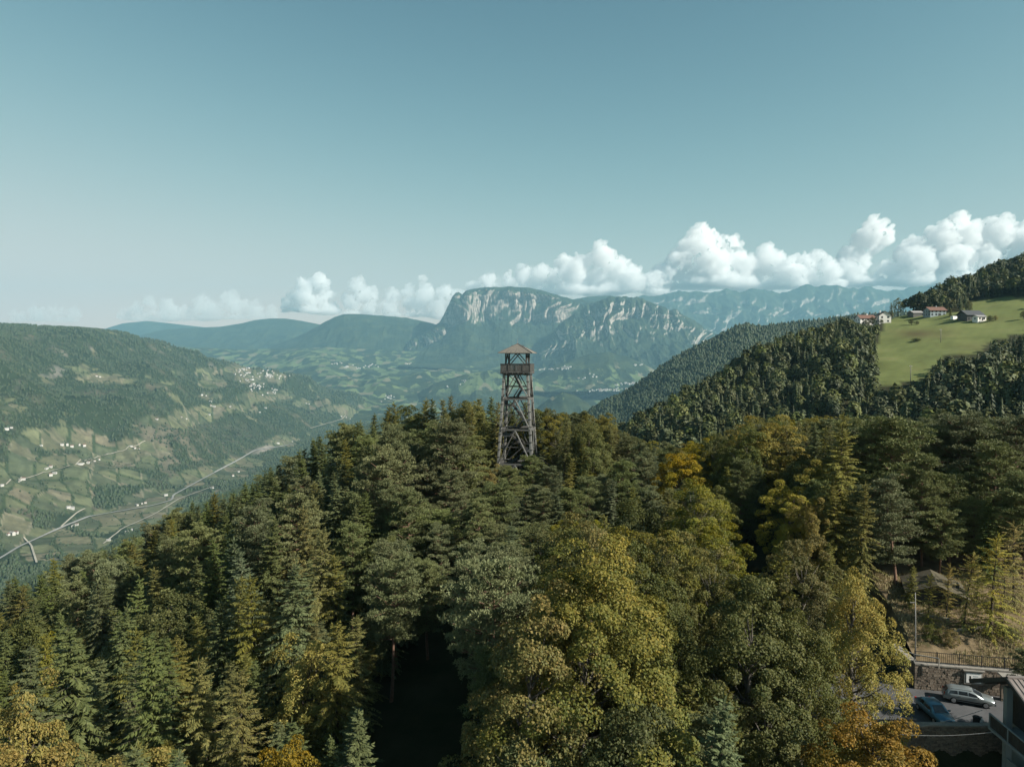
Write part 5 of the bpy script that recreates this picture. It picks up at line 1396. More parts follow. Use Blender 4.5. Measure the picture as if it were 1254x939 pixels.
# bins at the edge of the parking place
p = on_level(1196, 889, LOT_Z); B = thing('waste_bin', 'small dark bin near the edge of the shaded parking place', 'bin', p)
MB().tube([(0, 0, 0), (0, 0, .75)], [.24, .30], 10).build('body', M_IRON, B); MB().tube([(0, 0, .76), (0, 0, .84)], [.32, .22], 10).build('lid', M_TYRE, B)
p = on_level(1201, 890, LOT_Z); B = thing('canister', 'pale upright container beside the small dark bin', 'container', p)
MB().tube([(0, 0, 0), (0, 0, .6), (0, 0, .7), (0, 0, .78)], [.22, .22, .12, .10], 10).build('body', M_WHITE, B, True); MB().tube([(0, 0, .79), (0, 0, .86)], .10, 8).build('cap', M_GREYROOF, B)

# ---- houses
def house(name, label, loc, rz, w, d, h, rh, wallm, roofm, over=.5, group=None, windows=0, chimney=True, floors=2, cat='house', base=1.5, fh=None):
    """w along the ridge (local x), d across; walls with gables, two pitched roof slabs."""
    T = thing(name, label, cat, loc, rz, group)
    m = MB(); a, b_ = w / 2, d / 2
    V = [(-a, -b_, -base), (a, -b_, -base), (a, b_, -base), (-a, b_, -base), (-a, -b_, h), (a, -b_, h), (a, b_, h), (-a, b_, h), (-a, 0, h + rh), (a, 0, h + rh)]
    m.add(V, [(0, 1, 5, 4), (1, 2, 6, 9, 5), (2, 3, 7, 6), (3, 0, 4, 8, 7), (4, 5, 9, 8), (6, 7, 8, 9)])
    m.build('wall', wallm, T)
    sl = rh / b_; t = .16
    R_ = MB(); e = b_ + over; ze = h - sl * over
    for s_ in (-1, 1):
        o_ = [(-a - over, s_ * e, ze + .05), (a + over, s_ * e, ze + .05), (a + over, 0, h + rh + .05), (-a - over, 0, h + rh + .05)]
        R_.add(o_ + [(x, y, z + t) for x, y, z in o_], [(0, 1, 2, 3), (4, 7, 6, 5), (0, 4, 5, 1), (1, 5, 6, 2), (3, 7, 4, 0)])
    roof = R_.build('roof', roofm, T)
    if chimney: MB().box((a * .3, b_ * .25, h + rh * .9), (.8, .8, rh * .7 + 1.2)).build('chimney', wallm, roof)
    if windows:
        fhh = h / floors
        for f in range(floors):
            for s_ in (-1, 1):
                for i in range(windows):
                    x = -a + (i + .5) * w / windows; z = f * fhh + fhh * .55
                    wd = MB().box((x, s_ * (b_ + .03), z), (1.25, .10, 1.45)).build('window', M_WOODDARK, T)
                    MB().box((x, s_ * (b_ + .085), z), (.95, .03, 1.15)).build('pane', M_GLASS, wd)
                for i in range(max(1, windows - 1)):
                    y = -b_ + (i + .5) * d / max(1, windows - 1); z = f * fhh + fhh * .55
                    wd = MB().box((s_ * (a + .03), y, z), (.10, 1.25, 1.45)).build('window', M_WOODDARK, T)
                    MB().box((s_ * (a + .085), y, z), (.03, .95, 1.15)).build('pane', M_GLASS, wd)
        MB().box((a * .1, -b_ - .03, 1.05), (1.15, .12, 2.1)).build('door', M_WOODDARK, T)
    return T

# chalet at the right edge: gable towards the parking place, ridge to the right
CH = thing('chalet', 'pale blue-grey chalet with a ribbed brown roof cut by the right edge', 'house', (36.3, 50.0, LOT_Z - .1), R(-4))
zr, ze = 6.75, 4.35                                            # ridge and near eave above the parking place
W = MB().add([(0.7, -5.4, -4.5), (0.7, 2.0, -4.5), (0.7, 2.0, 5.7), (0.7, 0, 6.35), (0.7, -5.4, 4.45), (14, -5.4, -4.5), (14, 2.0, -4.5), (14, 2.0, 5.7), (14, 0, 6.35), (14, -5.4, 4.45)],
             [(0, 1, 2, 3, 4), (5, 9, 8, 7, 6), (0, 4, 9, 5), (1, 6, 7, 2), (0, 5, 6, 1)]).build('wall', M_GREYPLASTER, CH)
MB().add([(0.66, -5.4, 2.7), (0.66, 2.0, 2.7), (0.66, 2.0, 5.68), (0.66, 0, 6.33), (0.66, -5.4, 4.43)], [(0, 1, 2, 3, 4)]).build('gable_shade_panel', M_WOODDARK, CH)  # dark sheet over the plaster, painting in the shade of the deep overhang
def slab(y0, z0, y1, z1, x0, x1, t): return [(x0, y0, z0), (x1, y0, z0), (x1, y1, z1), (x0, y1, z1), (x0, y0, z0 + t), (x1, y0, z0 + t), (x1, y1, z1 + t), (x0, y1, z1 + t)]
FS = [(0, 3, 2, 1), (4, 5, 6, 7), (0, 1, 5, 4), (1, 2, 6, 5), (2, 3, 7, 6), (3, 0, 4, 7)]
for y0, z0, y1, z1 in ((-6.6, 4.08, 0, zr), (4.5, 4.55, 0.0, zr)):
    rf = MB().add(slab(y0, z0, y1, z1, -.9, 15, .14), FS).build('roof', M_METALROOF, CH)
    ribs = MB()
    for x in np.arange(-.88, 15, .34): ribs.bar((x, y0, z0 + .17), (x, y1 * .99, z1 + .15), .06, .08)
    q = ribs.build('ribs', M_METALROOF, rf); q['kind'] = 'stuff'
    MB().bar((-.95, y0, z0 + .02), (-.95, y1, z1 + .02), .08, .30).build('verge_board', M_WOODDARK, rf)
    for x in np.arange(0.2, 15, 1.1): MB().bar((x, y0 * .97, z0 - .02), (x, y1, z1 - .10), .12, .16).build('rafter', M_WOODDARK, rf)
MB().bar((-.9, 0, zr + .17), (15, 0, zr + .17), .30, .10).build('ridge_cap', M_METALROOF, CH)
MB().box((-.12, 1.1, 2.4), (.42, .42, 6.6)).build('corner_pillar', M_GREYPLASTER, CH)
MB().box((-.35, -.85, 2.55), (2.0, 4.4, .18)).build('balcony_floor', M_GREYPLASTER, CH)
pn = MB()
for y in np.arange(-2.9, 1.2, .19): pn.box((-1.28, y, 3.12), (.035, .15, .86))
q = MB().box((-1.28, -.85, 3.62), (.10, 4.3, .08)).build('balcony_rail', M_GREYPLASTER, CH); pn.build('balcony_boards', M_WOODDARK, q)
for y in (-2.95, -.9, 1.25): MB().box((-1.28, y, 3.1), (.10, .10, 1.05)).build('balcony_post', M_GREYPLASTER, CH)
for y in (-3.6, -1.1):
    f = MB().box((.68, y, 3.75), (.14, 1.35, 1.9)).build('window', M_WOODDARK, CH); MB().box((.60, y, 3.75), (.03, 1.05, 1.6)).build('pane', M_GLASS, f)
    f = MB().box((.68, y, 1.0), (.14, 1.35, 1.2)).build('window', M_WOODDARK, CH); MB().box((.60, y, 1.0), (.03, 1.05, .95)).build('pane', M_GLASS, f)
MB().box((-.28, -2.0, -1.2), (.12, 5.6, 3.6)).build('terrace_wall', M_GREYPLASTER, CH)
# overhead cables from the chalet
for k, (p0, p1, lab) in enumerate([((1108, 885, 52), (1203, 869, 50), 'upper of the two pale cables strung across the parking place'), ((1112, 891, 50), (1216, 896, 48), 'lower of the two pale cables strung across the parking place')]):
    a_ = at(*p0); b_ = at(*p1); a_ = a_ + (a_ - b_) * .9
    C_ = thing('overhead_cable', lab, 'cable', a_, 0, 'cables over the parking place')
    m = MB().tube([a_.lerp(b_, t) - a_ - Vector((0, 0, .5 * 4 * t * (1 - t))) for t in np.linspace(0, 1, 14)], .022, 5)
    m.build('strand', M_GREYROOF, C_)

# hut among the trees above the wall
hp = on_level(1150, 741, -25.4); hz = float(bank_z(hp.x, hp.y))
house('hut', 'small brown wooden hut with a mossy low roof among the trees above the wall', (hp.x + .6, hp.y + 2.0, hz - .3), R(66), 4.8, 4.4, 1.5, .85, M_WOODDARK, simple('mossy_roof', (0.070, 0.060, 0.038), 0.95, var=.4, scale=1.5), .7, None, 2, False, 1, 'hut')
# kerb-like terrace edges on the dry bank
for k, (p0, p1, lab) in enumerate([((1125, 752), (1163, 759), 'pale stone terrace edge on the dry bank below the hut'), ((1168, 772), (1215, 768), 'low pale terrace edge at the foot of the thin larches')]):
    def onb(px, py):
        a_, b_ = ray(px, py); d = np.linspace(60, 90, 600); i = int(np.argmax(bank_z(float(a_) * d, d) >= float(b_) * d)); return Vector((float(a_) * d[i], d[i], float(b_) * d[i]))
    a_, b_ = onb(*p0), onb(*p1); n = 7
    K = thing('terrace_edge', lab, 'kerb', a_)
    for j in range(n):
        u, v = a_.lerp(b_, j / n), a_.lerp(b_, (j + .95) / n); u.z = float(bank_z(u.x, u.y)); v.z = float(bank_z(v.x, v.y))
        MB().bar(u - a_ + Vector((0, 0, .02)), v - a_ + Vector((0, 0, .02)), .24, .32).build('kerb_stone', M_COPE, K)
# ------------------------------------------------------------------ farms on the right-hand hill
def on_hill(px, py):
    p = hit(px, py, ground_z, 250, 1300, 6000)
    if p is None:                                       # just above the brow: stand it on the brow itself
        a_, b_ = ray(px, py); d = np.geomspace(300, 900, 3000); z = ground_z(float(a_) * d, d)
        i = int(np.argmax(z - float(b_) * d)); p = Vector((float(a_) * d[i], float(d[i]), float(z[i])))
    return p
def farm(px, py, *a, **k):
    p = on_hill(px, py); return p
p = on_hill(1076, 391)
house('farmhouse', 'white farmhouse with a gable and reddish roof at the left end of the pasture', p + Vector((4.5, 3, 0)), R(82), 12, 9, 6.0, 3.2, M_PLASTER, M_BROWNROOF, .6, None, 3)
p = on_hill(1068, 390)
house('farm_wing', 'white house wing with a red roof and a tall chimney beside the gabled farmhouse', p + Vector((-1, 9, .4)), R(5), 13, 8, 5.5, 2.6, M_PLASTER, M_REDROOF, .6, None, 3)
p = on_hill(1044, 392)
house('small_house', 'small pale house half hidden by trees left of the white farmhouse', p + Vector((0, 0, 0)), R(70), 8, 7, 5, 2.2, M_PLASTER, M_GREYROOF, .5, None, 2)
p = on_hill(1148, 387)
house('farmhouse', 'long farmhouse with a red tiled roof and blue-grey front on the pasture edge', p + Vector((0, 4, 0)), R(4), 13, 9, 4.6, 2.6, M_GREYPLASTER, M_REDROOF, .8, None, 4)
p = on_hill(1126, 387)
house('shed', 'low grey shed left of the red-roofed farmhouse', p + Vector((0, 3, 0)), R(6), 12, 7, 2.6, 1.6, M_WOOD, M_GREYROOF, .5, None, 0, False, cat='shed')
p = on_hill(1190, 392)
house('barn', 'large barn with a dark slate roof on the right of the pasture', p + Vector((2, 5, 0)), R(10), 13.5, 9, 4.2, 3.0, M_WOODDARK, M_SLATE, 1.0, None, 4, False, cat='barn')
p = on_hill(1198, 393)
house('annex', 'white annex with a grey lean roof in front of the dark-roofed barn', p + Vector((0, -1, 0)), R(10), 7, 5, 2.9, 1.0, M_PLASTER, M_GREYROOF, .5, None, 2, False, 1)
p = on_hill(1168, 391)
house('outbuilding', 'small white outbuilding between the red-roofed farmhouse and the barn', p, R(20), 4.2, 2.2, 1.9, .3, M_WHITE, M_WHITE, .05, None, 0, False, cat='outbuilding', base=.2)
for px, py, h, lab in [(1115, 467, 8.5, 'pale utility pole at the lower end of the pasture'), (1152, 419, 8.5, 'pale utility pole in the middle of the pasture')]:
    p = on_hill(px, py); T = thing('utility_pole', lab, 'pole', p, 0, 'utility poles on the pasture')
    MB().tube([(0, 0, -.5), (0, 0, h)], [.20, .14], 7).build('pole', M_COPE, T, True); MB().box((0, 0, h - .6), (1.6, .12, .12)).build('cross_arm', M_COPE, T)
    for x in (-.6, .6): MB().tube([(x, 0, h - .54), (x, 0, h - .2)], .07, 6).build('insulator', M_WHITE, T)
def shrub(px, py, key, h, lab, wide=1.6):
    p = on_hill(px, py)
    if p is None: return
    H0, Rr, cm, tm = KIND[key]
    T = thing('shrub' if h < 6 else 'garden_tree', lab, 'shrub' if h < 6 else 'tree', p, random.uniform(0, 6), 'shrubs and trees round the hill farms')
    s_ = h / H0; T.scale = (s_ * wide, s_ * wide, s_)
    for nm, me_ in (('crown', cm), ('trunk', tm)): o = bpy.data.objects.new(nm, me_); COL.objects.link(o); o.parent = T
for a_ in [(1116, 398, 'horn1', 4.5, 'dark round shrub on the upper left of the pasture', 1.8), (1123, 398, 'horn0', 3.2, 'smaller shrub touching the dark round one on the pasture', 1.8), (1122, 418, 'horn0', 2.2, 'low dark shrub patch in the middle of the pasture', 4.5),
           (1150, 378, 'yellow0', 10, 'yellow-green tree behind the red-roofed farmhouse', 1.3), (1163, 380, 'yellow0', 9, 'yellow-green tree at the right end of the red-roofed farmhouse', 1.3), (1186, 384, 'horn1', 10, 'dark tree at the left end of the barn', 1.1),
           (1164, 388, 'larch0', 7, 'olive garden tree in front of the yellow-green ones', 1.5), (1140, 376, 'beech1', 9, 'green tree behind the low grey shed', 1.2), (1212, 394, 'horn0', 4.5, 'dark hedge shrub right of the barn', 1.6), (1219, 393, 'yellow0', 4, 'pale shrub at the right end of the barn hedge', 1.4),
           (1068, 394, 'horn0', 6.5, 'dark tree in front of the white farm wing', 1.6), (1060, 396, 'horn1', 6.5, 'bushy tree below the small pale house', 1.6), (1079, 397, 'horn1', 4.0, 'shrub below the gabled farmhouse', 1.6), (1253, 391, 'horn1', 6, 'lone dark tree at the right edge of the pasture', 1.3),
           (1100, 380, 'beech1', 14, 'tall round green tree right of the white farmhouse', 1.1), (1092, 384, 'larch0', 13, 'olive tree close to the gable of the white farmhouse', 1.1)]:
    shrub(*a_)

# ------------------------------------------------------------------ roads and houses across the valley
def on_left(px, py): return hit(px, py, left_z, 1250, 9000, 5000)
def road(name, pts, w, mat):
    P = []
    for (x0, y0), (x1, y1) in zip(pts, pts[1:]):
        n = max(2, int(math.hypot(x1 - x0, y1 - y0) / 2.0))
        for t in np.linspace(0, 1, n, endpoint=False): P.append(on_left(x0 + (x1 - x0) * t, y0 + (y1 - y0) * t))
    P = [p for p in P if p is not None]
    V = []; F = []
    Q = [P[0]]
    for p in P[1:]:
        if (p - Q[-1]).length > 14: Q.append(p)
    xs = np.array([[p.x, p.y] for p in Q]); k = np.ones(3) / 3
    if len(xs) > 4: xs[1:-1] = (xs[:-2] + xs[1:-1] + xs[2:]) / 3
    for i in range(len(xs)):
        d = xs[min(i + 1, len(xs) - 1)] - xs[max(i - 1, 0)]; d = d / (np.linalg.norm(d) + 1e-6); n_ = np.array([-d[1], d[0]]) * w / 2
        for s_ in (-1, 1):
            q = xs[i] + n_ * s_; z = max(float(left_z(q[0], q[1])), float(left_z(xs[i][0], xs[i][1]))) + 4.0; V.append((q[0], q[1], z))
    for i in range(len(xs) - 1): F.append((2 * i, 2 * i + 1, 2 * i + 3, 2 * i + 2))
    tag(link(name, mesh_np(name, np.array(V), np.array(F)), mat), kind='structure')
M_ROAD = simple('pale_road', (0.23, 0.225, 0.21), 0.9, var=0.15, scale=0.02)
M_LANE = simple('dusty_lane', (0.30, 0.275, 0.22), 0.9, var=0.2, scale=0.02)
for nm_, pl in ROADS.items(): road('motorway' if nm_ == 'motorway' else 'lane', pl, 8 if nm_ == 'motorway' else 5, M_ROAD if nm_ == 'motorway' else M_LANE)

M_FARWALL = simple('sunbleached_plaster', (0.47, 0.455, 0.42), 0.9, var=0.1, scale=0.1)
def simple_house_mesh(w, d, h, rh, wallm, roofm):
    a, b_ = w / 2, d / 2; o = .8; sl = rh / b_
    V = [(-a, -b_, -4), (a, -b_, -4), (a, b_, -4), (-a, b_, -4), (-a, -b_, h), (a, -b_, h), (a, b_, h), (-a, b_, h), (-a, 0, h + rh), (a, 0, h + rh),
         (-a - o, -b_ - o, h - sl * o + .15), (a + o, -b_ - o, h - sl * o + .15), (a + o, 0, h + rh + .15), (-a - o, 0, h + rh + .15), (a + o, b_ + o, h - sl * o + .15), (-a - o, b_ + o, h - sl * o + .15)]
    F = [(0, 1, 5, 4), (1, 2, 6, 9, 5), (2, 3, 7, 6), (3, 0, 4, 8, 7), (10, 11, 12, 13), (13, 12, 14, 15)]
    me_ = bpy.data.meshes.new('house'); me_.from_pydata(V, [], F); me_.materials.append(wallm); me_.materials.append(roofm)
    me_.polygons.foreach_set('material_index', [0, 0, 0, 0, 1, 1]); return me_
KINDS_H = [simple_house_mesh(18, 11, 7, 3.2, M_FARWALL, M_GREYROOF), simple_house_mesh(14, 11, 8, 3.2, M_FARWALL, M_REDROOF), simple_house_mesh(24, 12, 6, 2.6, M_FARWALL, M_GREYROOF), simple_house_mesh(12, 10, 7, 3.0, M_FARWALL, M_BROWNROOF)]
WHAT = ['white house with a grey roof', 'white house with a red roof', 'long pale building with a grey roof', 'small white house with a brown roof']
from mathutils.bvhtree import BVHTree
def far_house(p, k, rz, label, group, s=1.0):
    o = bpy.data.objects.new('valley_house', KINDS_H[k]); COL.objects.link(o); o.location = p; o.rotation_euler = (0, 0, rz); o.scale = (s, s, s)
    return tag(o, label, 'house', group)
rr = random.Random(4)
SPOT = [(8, 526, 'left edge meadow'), (13, 524, 'left edge meadow'), (50, 546, 'wood edge below the upper meadow'), (76, 545, 'upper hamlet'), (82, 545, 'upper hamlet'), (88, 547, 'upper hamlet'), (97, 545, 'upper hamlet'), (103, 546, 'upper hamlet'), (62, 572, 'upper lane'), (57, 574, 'upper lane'),
        (98, 569, 'farm row on the upper lane'), (102, 568, 'farm row on the upper lane'), (108, 567, 'farm row on the upper lane'), (116, 565, 'farm row on the upper lane'), (121, 563, 'farm row on the upper lane'), (62, 582, 'bend of the upper lane'), (67, 580, 'bend of the upper lane'), (25, 588, 'left end of the upper lane'), (29, 587, 'left end of the upper lane'), (2, 595, 'left end of the upper lane'),
        (160, 547, 'upper end of the lane'), (165, 549, 'upper end of the lane'), (170, 550, 'upper end of the lane'), (84, 622, 'field above the motorway'), (88, 623, 'field above the motorway'), (10, 655, 'bottom left field'), (15, 654, 'bottom left field'), (20, 653, 'bottom left field'),
        (168, 619, 'motorway side'), (174, 617, 'motorway side'), (178, 616, 'motorway side'), (203, 607, 'motorway side'), (155, 652, 'valley bottom'), (160, 650, 'valley bottom'), (172, 651, 'valley bottom'), (176, 649, 'valley bottom'), (133, 662, 'valley bottom'), (90, 645, 'motorway side'), (94, 643, 'motorway side'),
        (292, 578, 'lower road'), (285, 583, 'lower road'), (276, 590, 'lower road'), (260, 598, 'lower road'), (340, 543, 'viaduct end'), (358, 541, 'viaduct end'),
        (118, 461, 'high forest clearing'), (122, 462, 'high forest clearing'), (192, 514, 'mid slope terrace'), (222, 511, 'mid slope terrace'), (228, 513, 'mid slope terrace'), (256, 508, 'mid slope terrace'), (247, 484, 'shelf below the village'), (252, 485, 'shelf below the village'), (258, 497, 'shelf below the village'), (262, 498, 'shelf below the village'), (258, 492, 'shelf below the village'),
        (375, 494, 'wooded knoll'), (378, 495, 'wooded knoll'), (282, 498, 'terraces below the village'), (318, 505, 'terraces below the village'), (325, 500, 'terraces below the village'), (418, 510, 'road at the gorge mouth'), (423, 511, 'road at the gorge mouth'), (428, 513, 'road at the gorge mouth'), (432, 508, 'road at the gorge mouth')]
for px, py, wh in SPOT:
    p = on_left(px, py)
    if p is None: continue
    k = rr.choice([0, 0, 1, 2, 3]); far_house(p, k, rr.uniform(0, 3.1), WHAT[k] + ' at the ' + wh, 'houses at the ' + wh, rr.uniform(.6, .9))
VIL = [(300, 452, 9, 3, 10), (318, 457, 22, 4, 24), (345, 461, 22, 2.5, 14), (312, 474, 18, 4, 18), (330, 479, 12, 4, 10), (300, 466, 12, 4, 8)]
for cx_, cy_, sx, sy, n in VIL:
    for i in range(n):
        p = on_left(cx_ + rr.gauss(0, sx * .55), cy_ + rr.gauss(0, sy * .5))
        if p is None: continue
        k = rr.choice([0, 0, 1, 2, 3, 3]); far_house(p, k, rr.uniform(0, 3.1), WHAT[k] + ' in the hillside village on the left', 'houses of the hillside village on the left', rr.uniform(.75, 1.05))
# church of that village
p = on_left(329, 460)
if p:
    T = thing('church', 'white church with a pointed tower in the hillside village on the left', 'church', p, .4)
    me_ = simple_house_mesh(26, 13, 11, 6, M_PLASTER, M_GREYROOF); o = bpy.data.objects.new('nave', me_); COL.objects.link(o); o.parent = T
    MB().box((-15, 0, 12), (8, 8, 32)).build('bell_tower', M_PLASTER, T)
    MB().add([(-19.5, -4.5, 28), (-10.5, -4.5, 28), (-10.5, 4.5, 28), (-19.5, 4.5, 28), (-15, 0, 46)], [(0, 1, 4), (1, 2, 4), (2, 3, 4), (3, 0, 4), (3, 2, 1, 0)]).build('spire', M_GREYROOF, T)
# villages far up the valley, found by casting onto the relief
fars = []
for nm in ('valley_country', 'wooded_knoll', 'valley_spur', 'river_bluff', 'crag_mountain', 'table_mountain', 'flat_topped_mountain'):
    me_ = bpy.data.objects[nm].data; n = len(me_.vertices); co = np.empty(n * 3, np.float32); me_.vertices.foreach_get('co', co); co = co.reshape(-1, 3)
    fv = np.empty(len(me_.polygons) * 4, np.int32); me_.loops.foreach_get('vertex_index', fv)
    fars.append(BVHTree.FromPolygons(co.tolist(), fv.reshape(-1, 4).tolist()))
def on_far(px, py):
    a_, b_ = ray(px, py); d = Vector((float(a_), 1.0, float(b_))).normalized(); best = None
    for t in fars:
        h_ = t.ray_cast(Vector((0, 0, 0)), d)
        if h_[0] is not None and (best is None or h_[3] < best[1]): best = (h_[0], h_[3])
    return best[0] if best else None
FARV = [(742, 478, 30, 2.6, 62, 'valley town right of the tower'), (770, 470, 14, 1.8, 24, 'valley town right of the tower'), (690, 451, 16, 2.2, 26, 'terrace village right of the tower roof'), (665, 452, 6, 1.5, 6, 'terrace village right of the tower roof'), (780, 447, 10, 1.5, 8, 'hamlet under the crag'),
        (450, 449, 12, 2.5, 16, 'hill village above the wooded brow'), (425, 449, 8, 1.5, 7, 'hill village above the wooded brow'), (500, 445, 10, 2, 6, 'hamlet left of the tower'), (410, 445, 12, 3, 6, 'hamlet left of the tower'), (560, 470, 20, 5, 6, 'hamlet left of the tower'), (475, 487, 9, 4, 10, 'gorge mouth beyond the brow'), (720, 462, 14, 4, 7, 'scattered farms under the crag')]
for cx_, cy_, sx, sy, n, wh in FARV:
    for i in range(n):
        u_ = rr.gauss(0, .55); p = on_far(cx_ + u_ * sx, cy_ - u_ * sy * .8 + rr.gauss(0, sy * .4))
        if p is None: continue
        k = rr.choice([0, 1, 2, 2, 3]); far_house(p, k, rr.uniform(0, 3.1), WHAT[k] + ' in the ' + wh, 'houses: ' + wh, rr.uniform(.9, 1.4))
# ------------------------------------------------------------------ cumulus beyond the mountains
def cloud_material(dens):
    t = NT('cloud_vapour')
    v = t.n('ShaderNodeVolumeScatter'); v.inputs['Color'].default_value = (1, 1, 1, 1)
    v.inputs['Density'].default_value = dens; v.inputs['Anisotropy'].default_value = 0.0
    t.l(v.outputs[0], t.out.inputs['Volume']); return t.m
S.cycles.volume_bounces = 10
S.cycles.max_bounces = 12
def ico(level):
    bm = bmesh.new(); bmesh.ops.create_icosphere(bm, subdivisions=level, radius=1.0)
    v = np.array([x.co[:] for x in bm.verts]); f = np.array([[q.index for q in p.verts] for p in bm.faces]); bm.free(); return v, f
ICO2 = ico(2)
def cloud(label, lumps, dist, base_py, seed, depth=1.3, kids=10, grow=1.02, voxel=1.2, dens=0.0048):
    """Lumps and puffs melted into one closed body, its surface then broken up into billows."""
    r_ = np.random.default_rng(seed); Vs = []; Fs = []; n = 0; px_m = dist / FPX
    _, bz = ray(627, base_py); zb_ = float(bz) * dist
    balls = []
    zb_0 = zb_
    for px, py, rp in lumps:
        rp = rp * grow
        a_, b_ = ray(px, py); R_ = rp * px_m; c = np.array([float(a_) * dist, dist + r_.normal(0, .4) * R_ * depth, float(b_) * dist])
        balls.append((c, R_, np.array([1.0, depth, .92])))
        for k in range(kids):
            v = r_.normal(0, 1, 3); v[1] = -abs(v[1]) * .8; v[2] = abs(v[2]) * .9 - .15; v /= np.linalg.norm(v)
            q = R_ * r_.uniform(.20, .45); balls.append((c + v * R_ * r_.uniform(.75, 1.0), q, np.ones(3)))
        balls.append((np.array([c[0] + r_.normal(0, R_ * .4), c[1], zb_ + R_ * .22]), R_ * 1.05, np.array([1.35, depth, .42])))
    v, f = ICO2
    for c, R_, sc in balls:
        p = v * R_ * sc + c
        zl = zb_ + px_m * (5.0 * vnoise(p[:, 0] / px_m / 38, p[:, 1] / px_m / 60, seed + 8) + 2.5 * vnoise(p[:, 0] / px_m / 13, p[:, 1] / px_m / 20, seed + 9))
        low = p[:, 2] < zl; p[low, 2] = (zl - (zl - p[:, 2]) * .22)[low]
        Vs.append(p); Fs.append(f + n); n += len(p)
    tmp = link('cloud_body', mesh_np('cloud_body', np.concatenate(Vs), np.concatenate(Fs)))
    md = tmp.modifiers.new('melt', 'REMESH'); md.mode = 'VOXEL'; md.voxel_size = voxel * px_m
    dg = bpy.context.evaluated_depsgraph_get(); ev = tmp.evaluated_get(dg); me = bpy.data.meshes.new_from_object(ev)
    bpy.data.objects.remove(tmp)
    k = len(me.vertices); co = np.empty(k * 3, np.float32); me.vertices.foreach_get('co', co); co = co.reshape(-1, 3).astype(float)
    no = np.empty(k * 3, np.float32); me.vertices.foreach_get('normal', no); no = no.reshape(-1, 3)
    u = co / px_m
    nz = 0
    for o_, (wl, am) in enumerate([(15, 3.0), (7, 2.8), (3.3, 2.0), (1.6, 1.1)]):
        a1 = vnoise(u[:, 0] / wl + u[:, 1] / wl * .31, u[:, 2] / wl + u[:, 1] / wl * .73, seed + o_)
        a2 = vnoise(u[:, 1] / wl + u[:, 0] / wl * .43 + 7, u[:, 2] / wl - u[:, 0] / wl * .57, seed + 40 + o_)
        nz = nz + am * (1 - 2 * np.abs((a1 + a2) * .5) * 1.6)
    fade = 0.25 + 0.75 * sstep(0, 10, (co[:, 2] - zb_) / px_m)
    co = co + no * (nz * fade * px_m)[:, None]
    me.vertices.foreach_set('co', co.astype(np.float32).ravel())
    me.polygons.foreach_set('use_smooth', np.ones(len(me.polygons), bool)); me.update()
    me.materials.clear()
    o = link('cloud', me, cloud_material(dens))
    print('cloud', len(me.polygons))
    return tag(o, label, 'cloud')
cloud('tall white cumulus heap over the hidden peaks right of the table mountain', [(858, 288, 13), (850, 306, 19), (878, 302, 13), (897, 298, 8), (833, 322, 17), (866, 328, 22), (903, 325, 17), (818, 338, 16), (942, 322, 15), (938, 311, 9), (962, 335, 17), (986, 322, 11), (1000, 315, 9), (985, 340, 15), (922, 341, 16), (1010, 334, 12), (845, 342, 16), (880, 345, 14)], 23500, 353, 1)
cloud('broad cumulus bank with a puffy tower rising behind the right-hand hill', [(1072, 281, 12), (1064, 296, 15), (1050, 318, 16), (1082, 290, 10), (1110, 327, 18), (1148, 297, 16), (1178, 291, 20), (1215, 290, 18), (1252, 300, 24), (1122, 312, 18), (1160, 318, 24), (1200, 318, 26), (1240, 325, 24), (1285, 312, 30), (1090, 338, 16), (1035, 336, 13), (1330, 318, 34), (1130, 338, 16)], 24500, 350, 2)
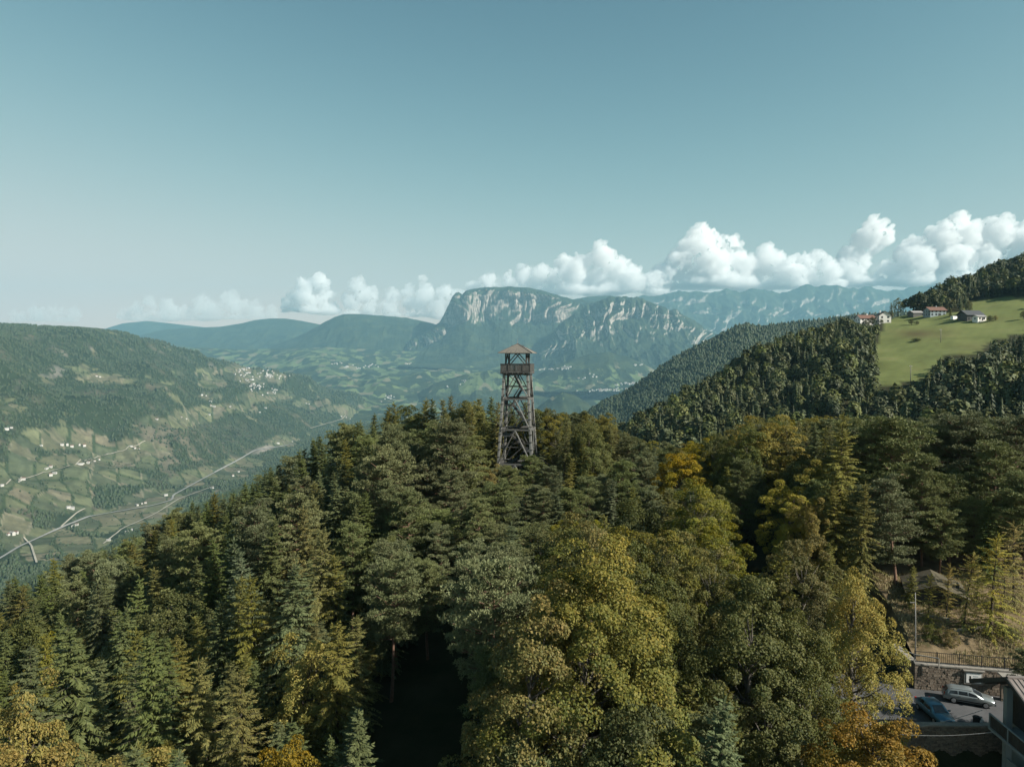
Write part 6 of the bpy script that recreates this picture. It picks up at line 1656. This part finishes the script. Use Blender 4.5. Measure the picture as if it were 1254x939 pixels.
cloud('flat grey-white cloud roll lying on the table mountain', [(714, 320, 11), (736, 316, 13), (692, 323, 9), (752, 328, 13), (702, 336, 13), (664, 336, 11), (642, 339, 9), (622, 342, 8), (680, 345, 13), (730, 344, 15), (772, 345, 15), (600, 347, 8), (800, 346, 13), (655, 348, 10), (580, 352, 6)], 23000, 360, 3)
cloud('bright cumulus puff over the left valley head', [(373, 352, 11), (393, 347, 9), (360, 362, 9), (400, 361, 10), (380, 368, 12), (355, 374, 7), (402, 375, 8)], 30000, 384, 4, dens=0.004)
cloud('long cumulus row left of the table mountain', [(438, 350, 9), (446, 361, 10), (431, 371, 9), (480, 363, 8), (500, 356, 7), (520, 363, 12), (508, 372, 11), (545, 360, 10), (475, 378, 9), (540, 375, 11), (517, 342, 4), (562, 364, 8), (455, 378, 9), (575, 372, 7)], 30000, 389, 5, dens=0.0026)
cloud('faint low cloud row above the far left ridges', [(165, 380, 5), (180, 372, 4), (215, 378, 6), (250, 375, 7), (280, 370, 6), (292, 377, 7), (265, 383, 6), (150, 386, 5), (230, 386, 6), (312, 382, 6), (190, 386, 5), (330, 386, 5), (210, 384, 5), (245, 384, 6), (175, 384, 5)], 42000, 392, 6, grow=1.6, dens=0.0009)
cloud('small faint cloud low over the left mountain', [(45, 386, 4.5), (70, 381, 5), (90, 385, 4), (25, 389, 4), (60, 388, 5)], 42000, 393, 7, grow=1.6, dens=0.0007)
cloud('thin grey veil hanging under the cumulus bank over the far peaks', [(600, 352, 8), (650, 350, 9), (705, 348, 10), (760, 349, 11), (815, 350, 11), (870, 350, 12), (925, 349, 11), (980, 348, 11), (1035, 346, 11), (1090, 344, 11)], 26500, 366, 9, grow=1.7, dens=0.0005)
# ------------------------------------------------------------------ the air
HAZE_TOP = 2060.0
b = MB().box((0, 6700, (HAZE_TOP - 1100) / 2), (40000, 26600, HAZE_TOP + 1100))
tm = NT('air')
pv = tm.n('ShaderNodeVolumePrincipled')
pv.inputs['Density'].default_value = 4.2e-5; pv.inputs['Color'].default_value = (0.35, 0.65, 0.80, 1); pv.inputs['Anisotropy'].default_value = 0.0
pv.inputs['Density Attribute'].default_value = ''
tm.l(pv.outputs[0], tm.out.inputs['Volume'])
tag(b.build('haze', tm.m), kind='stuff')
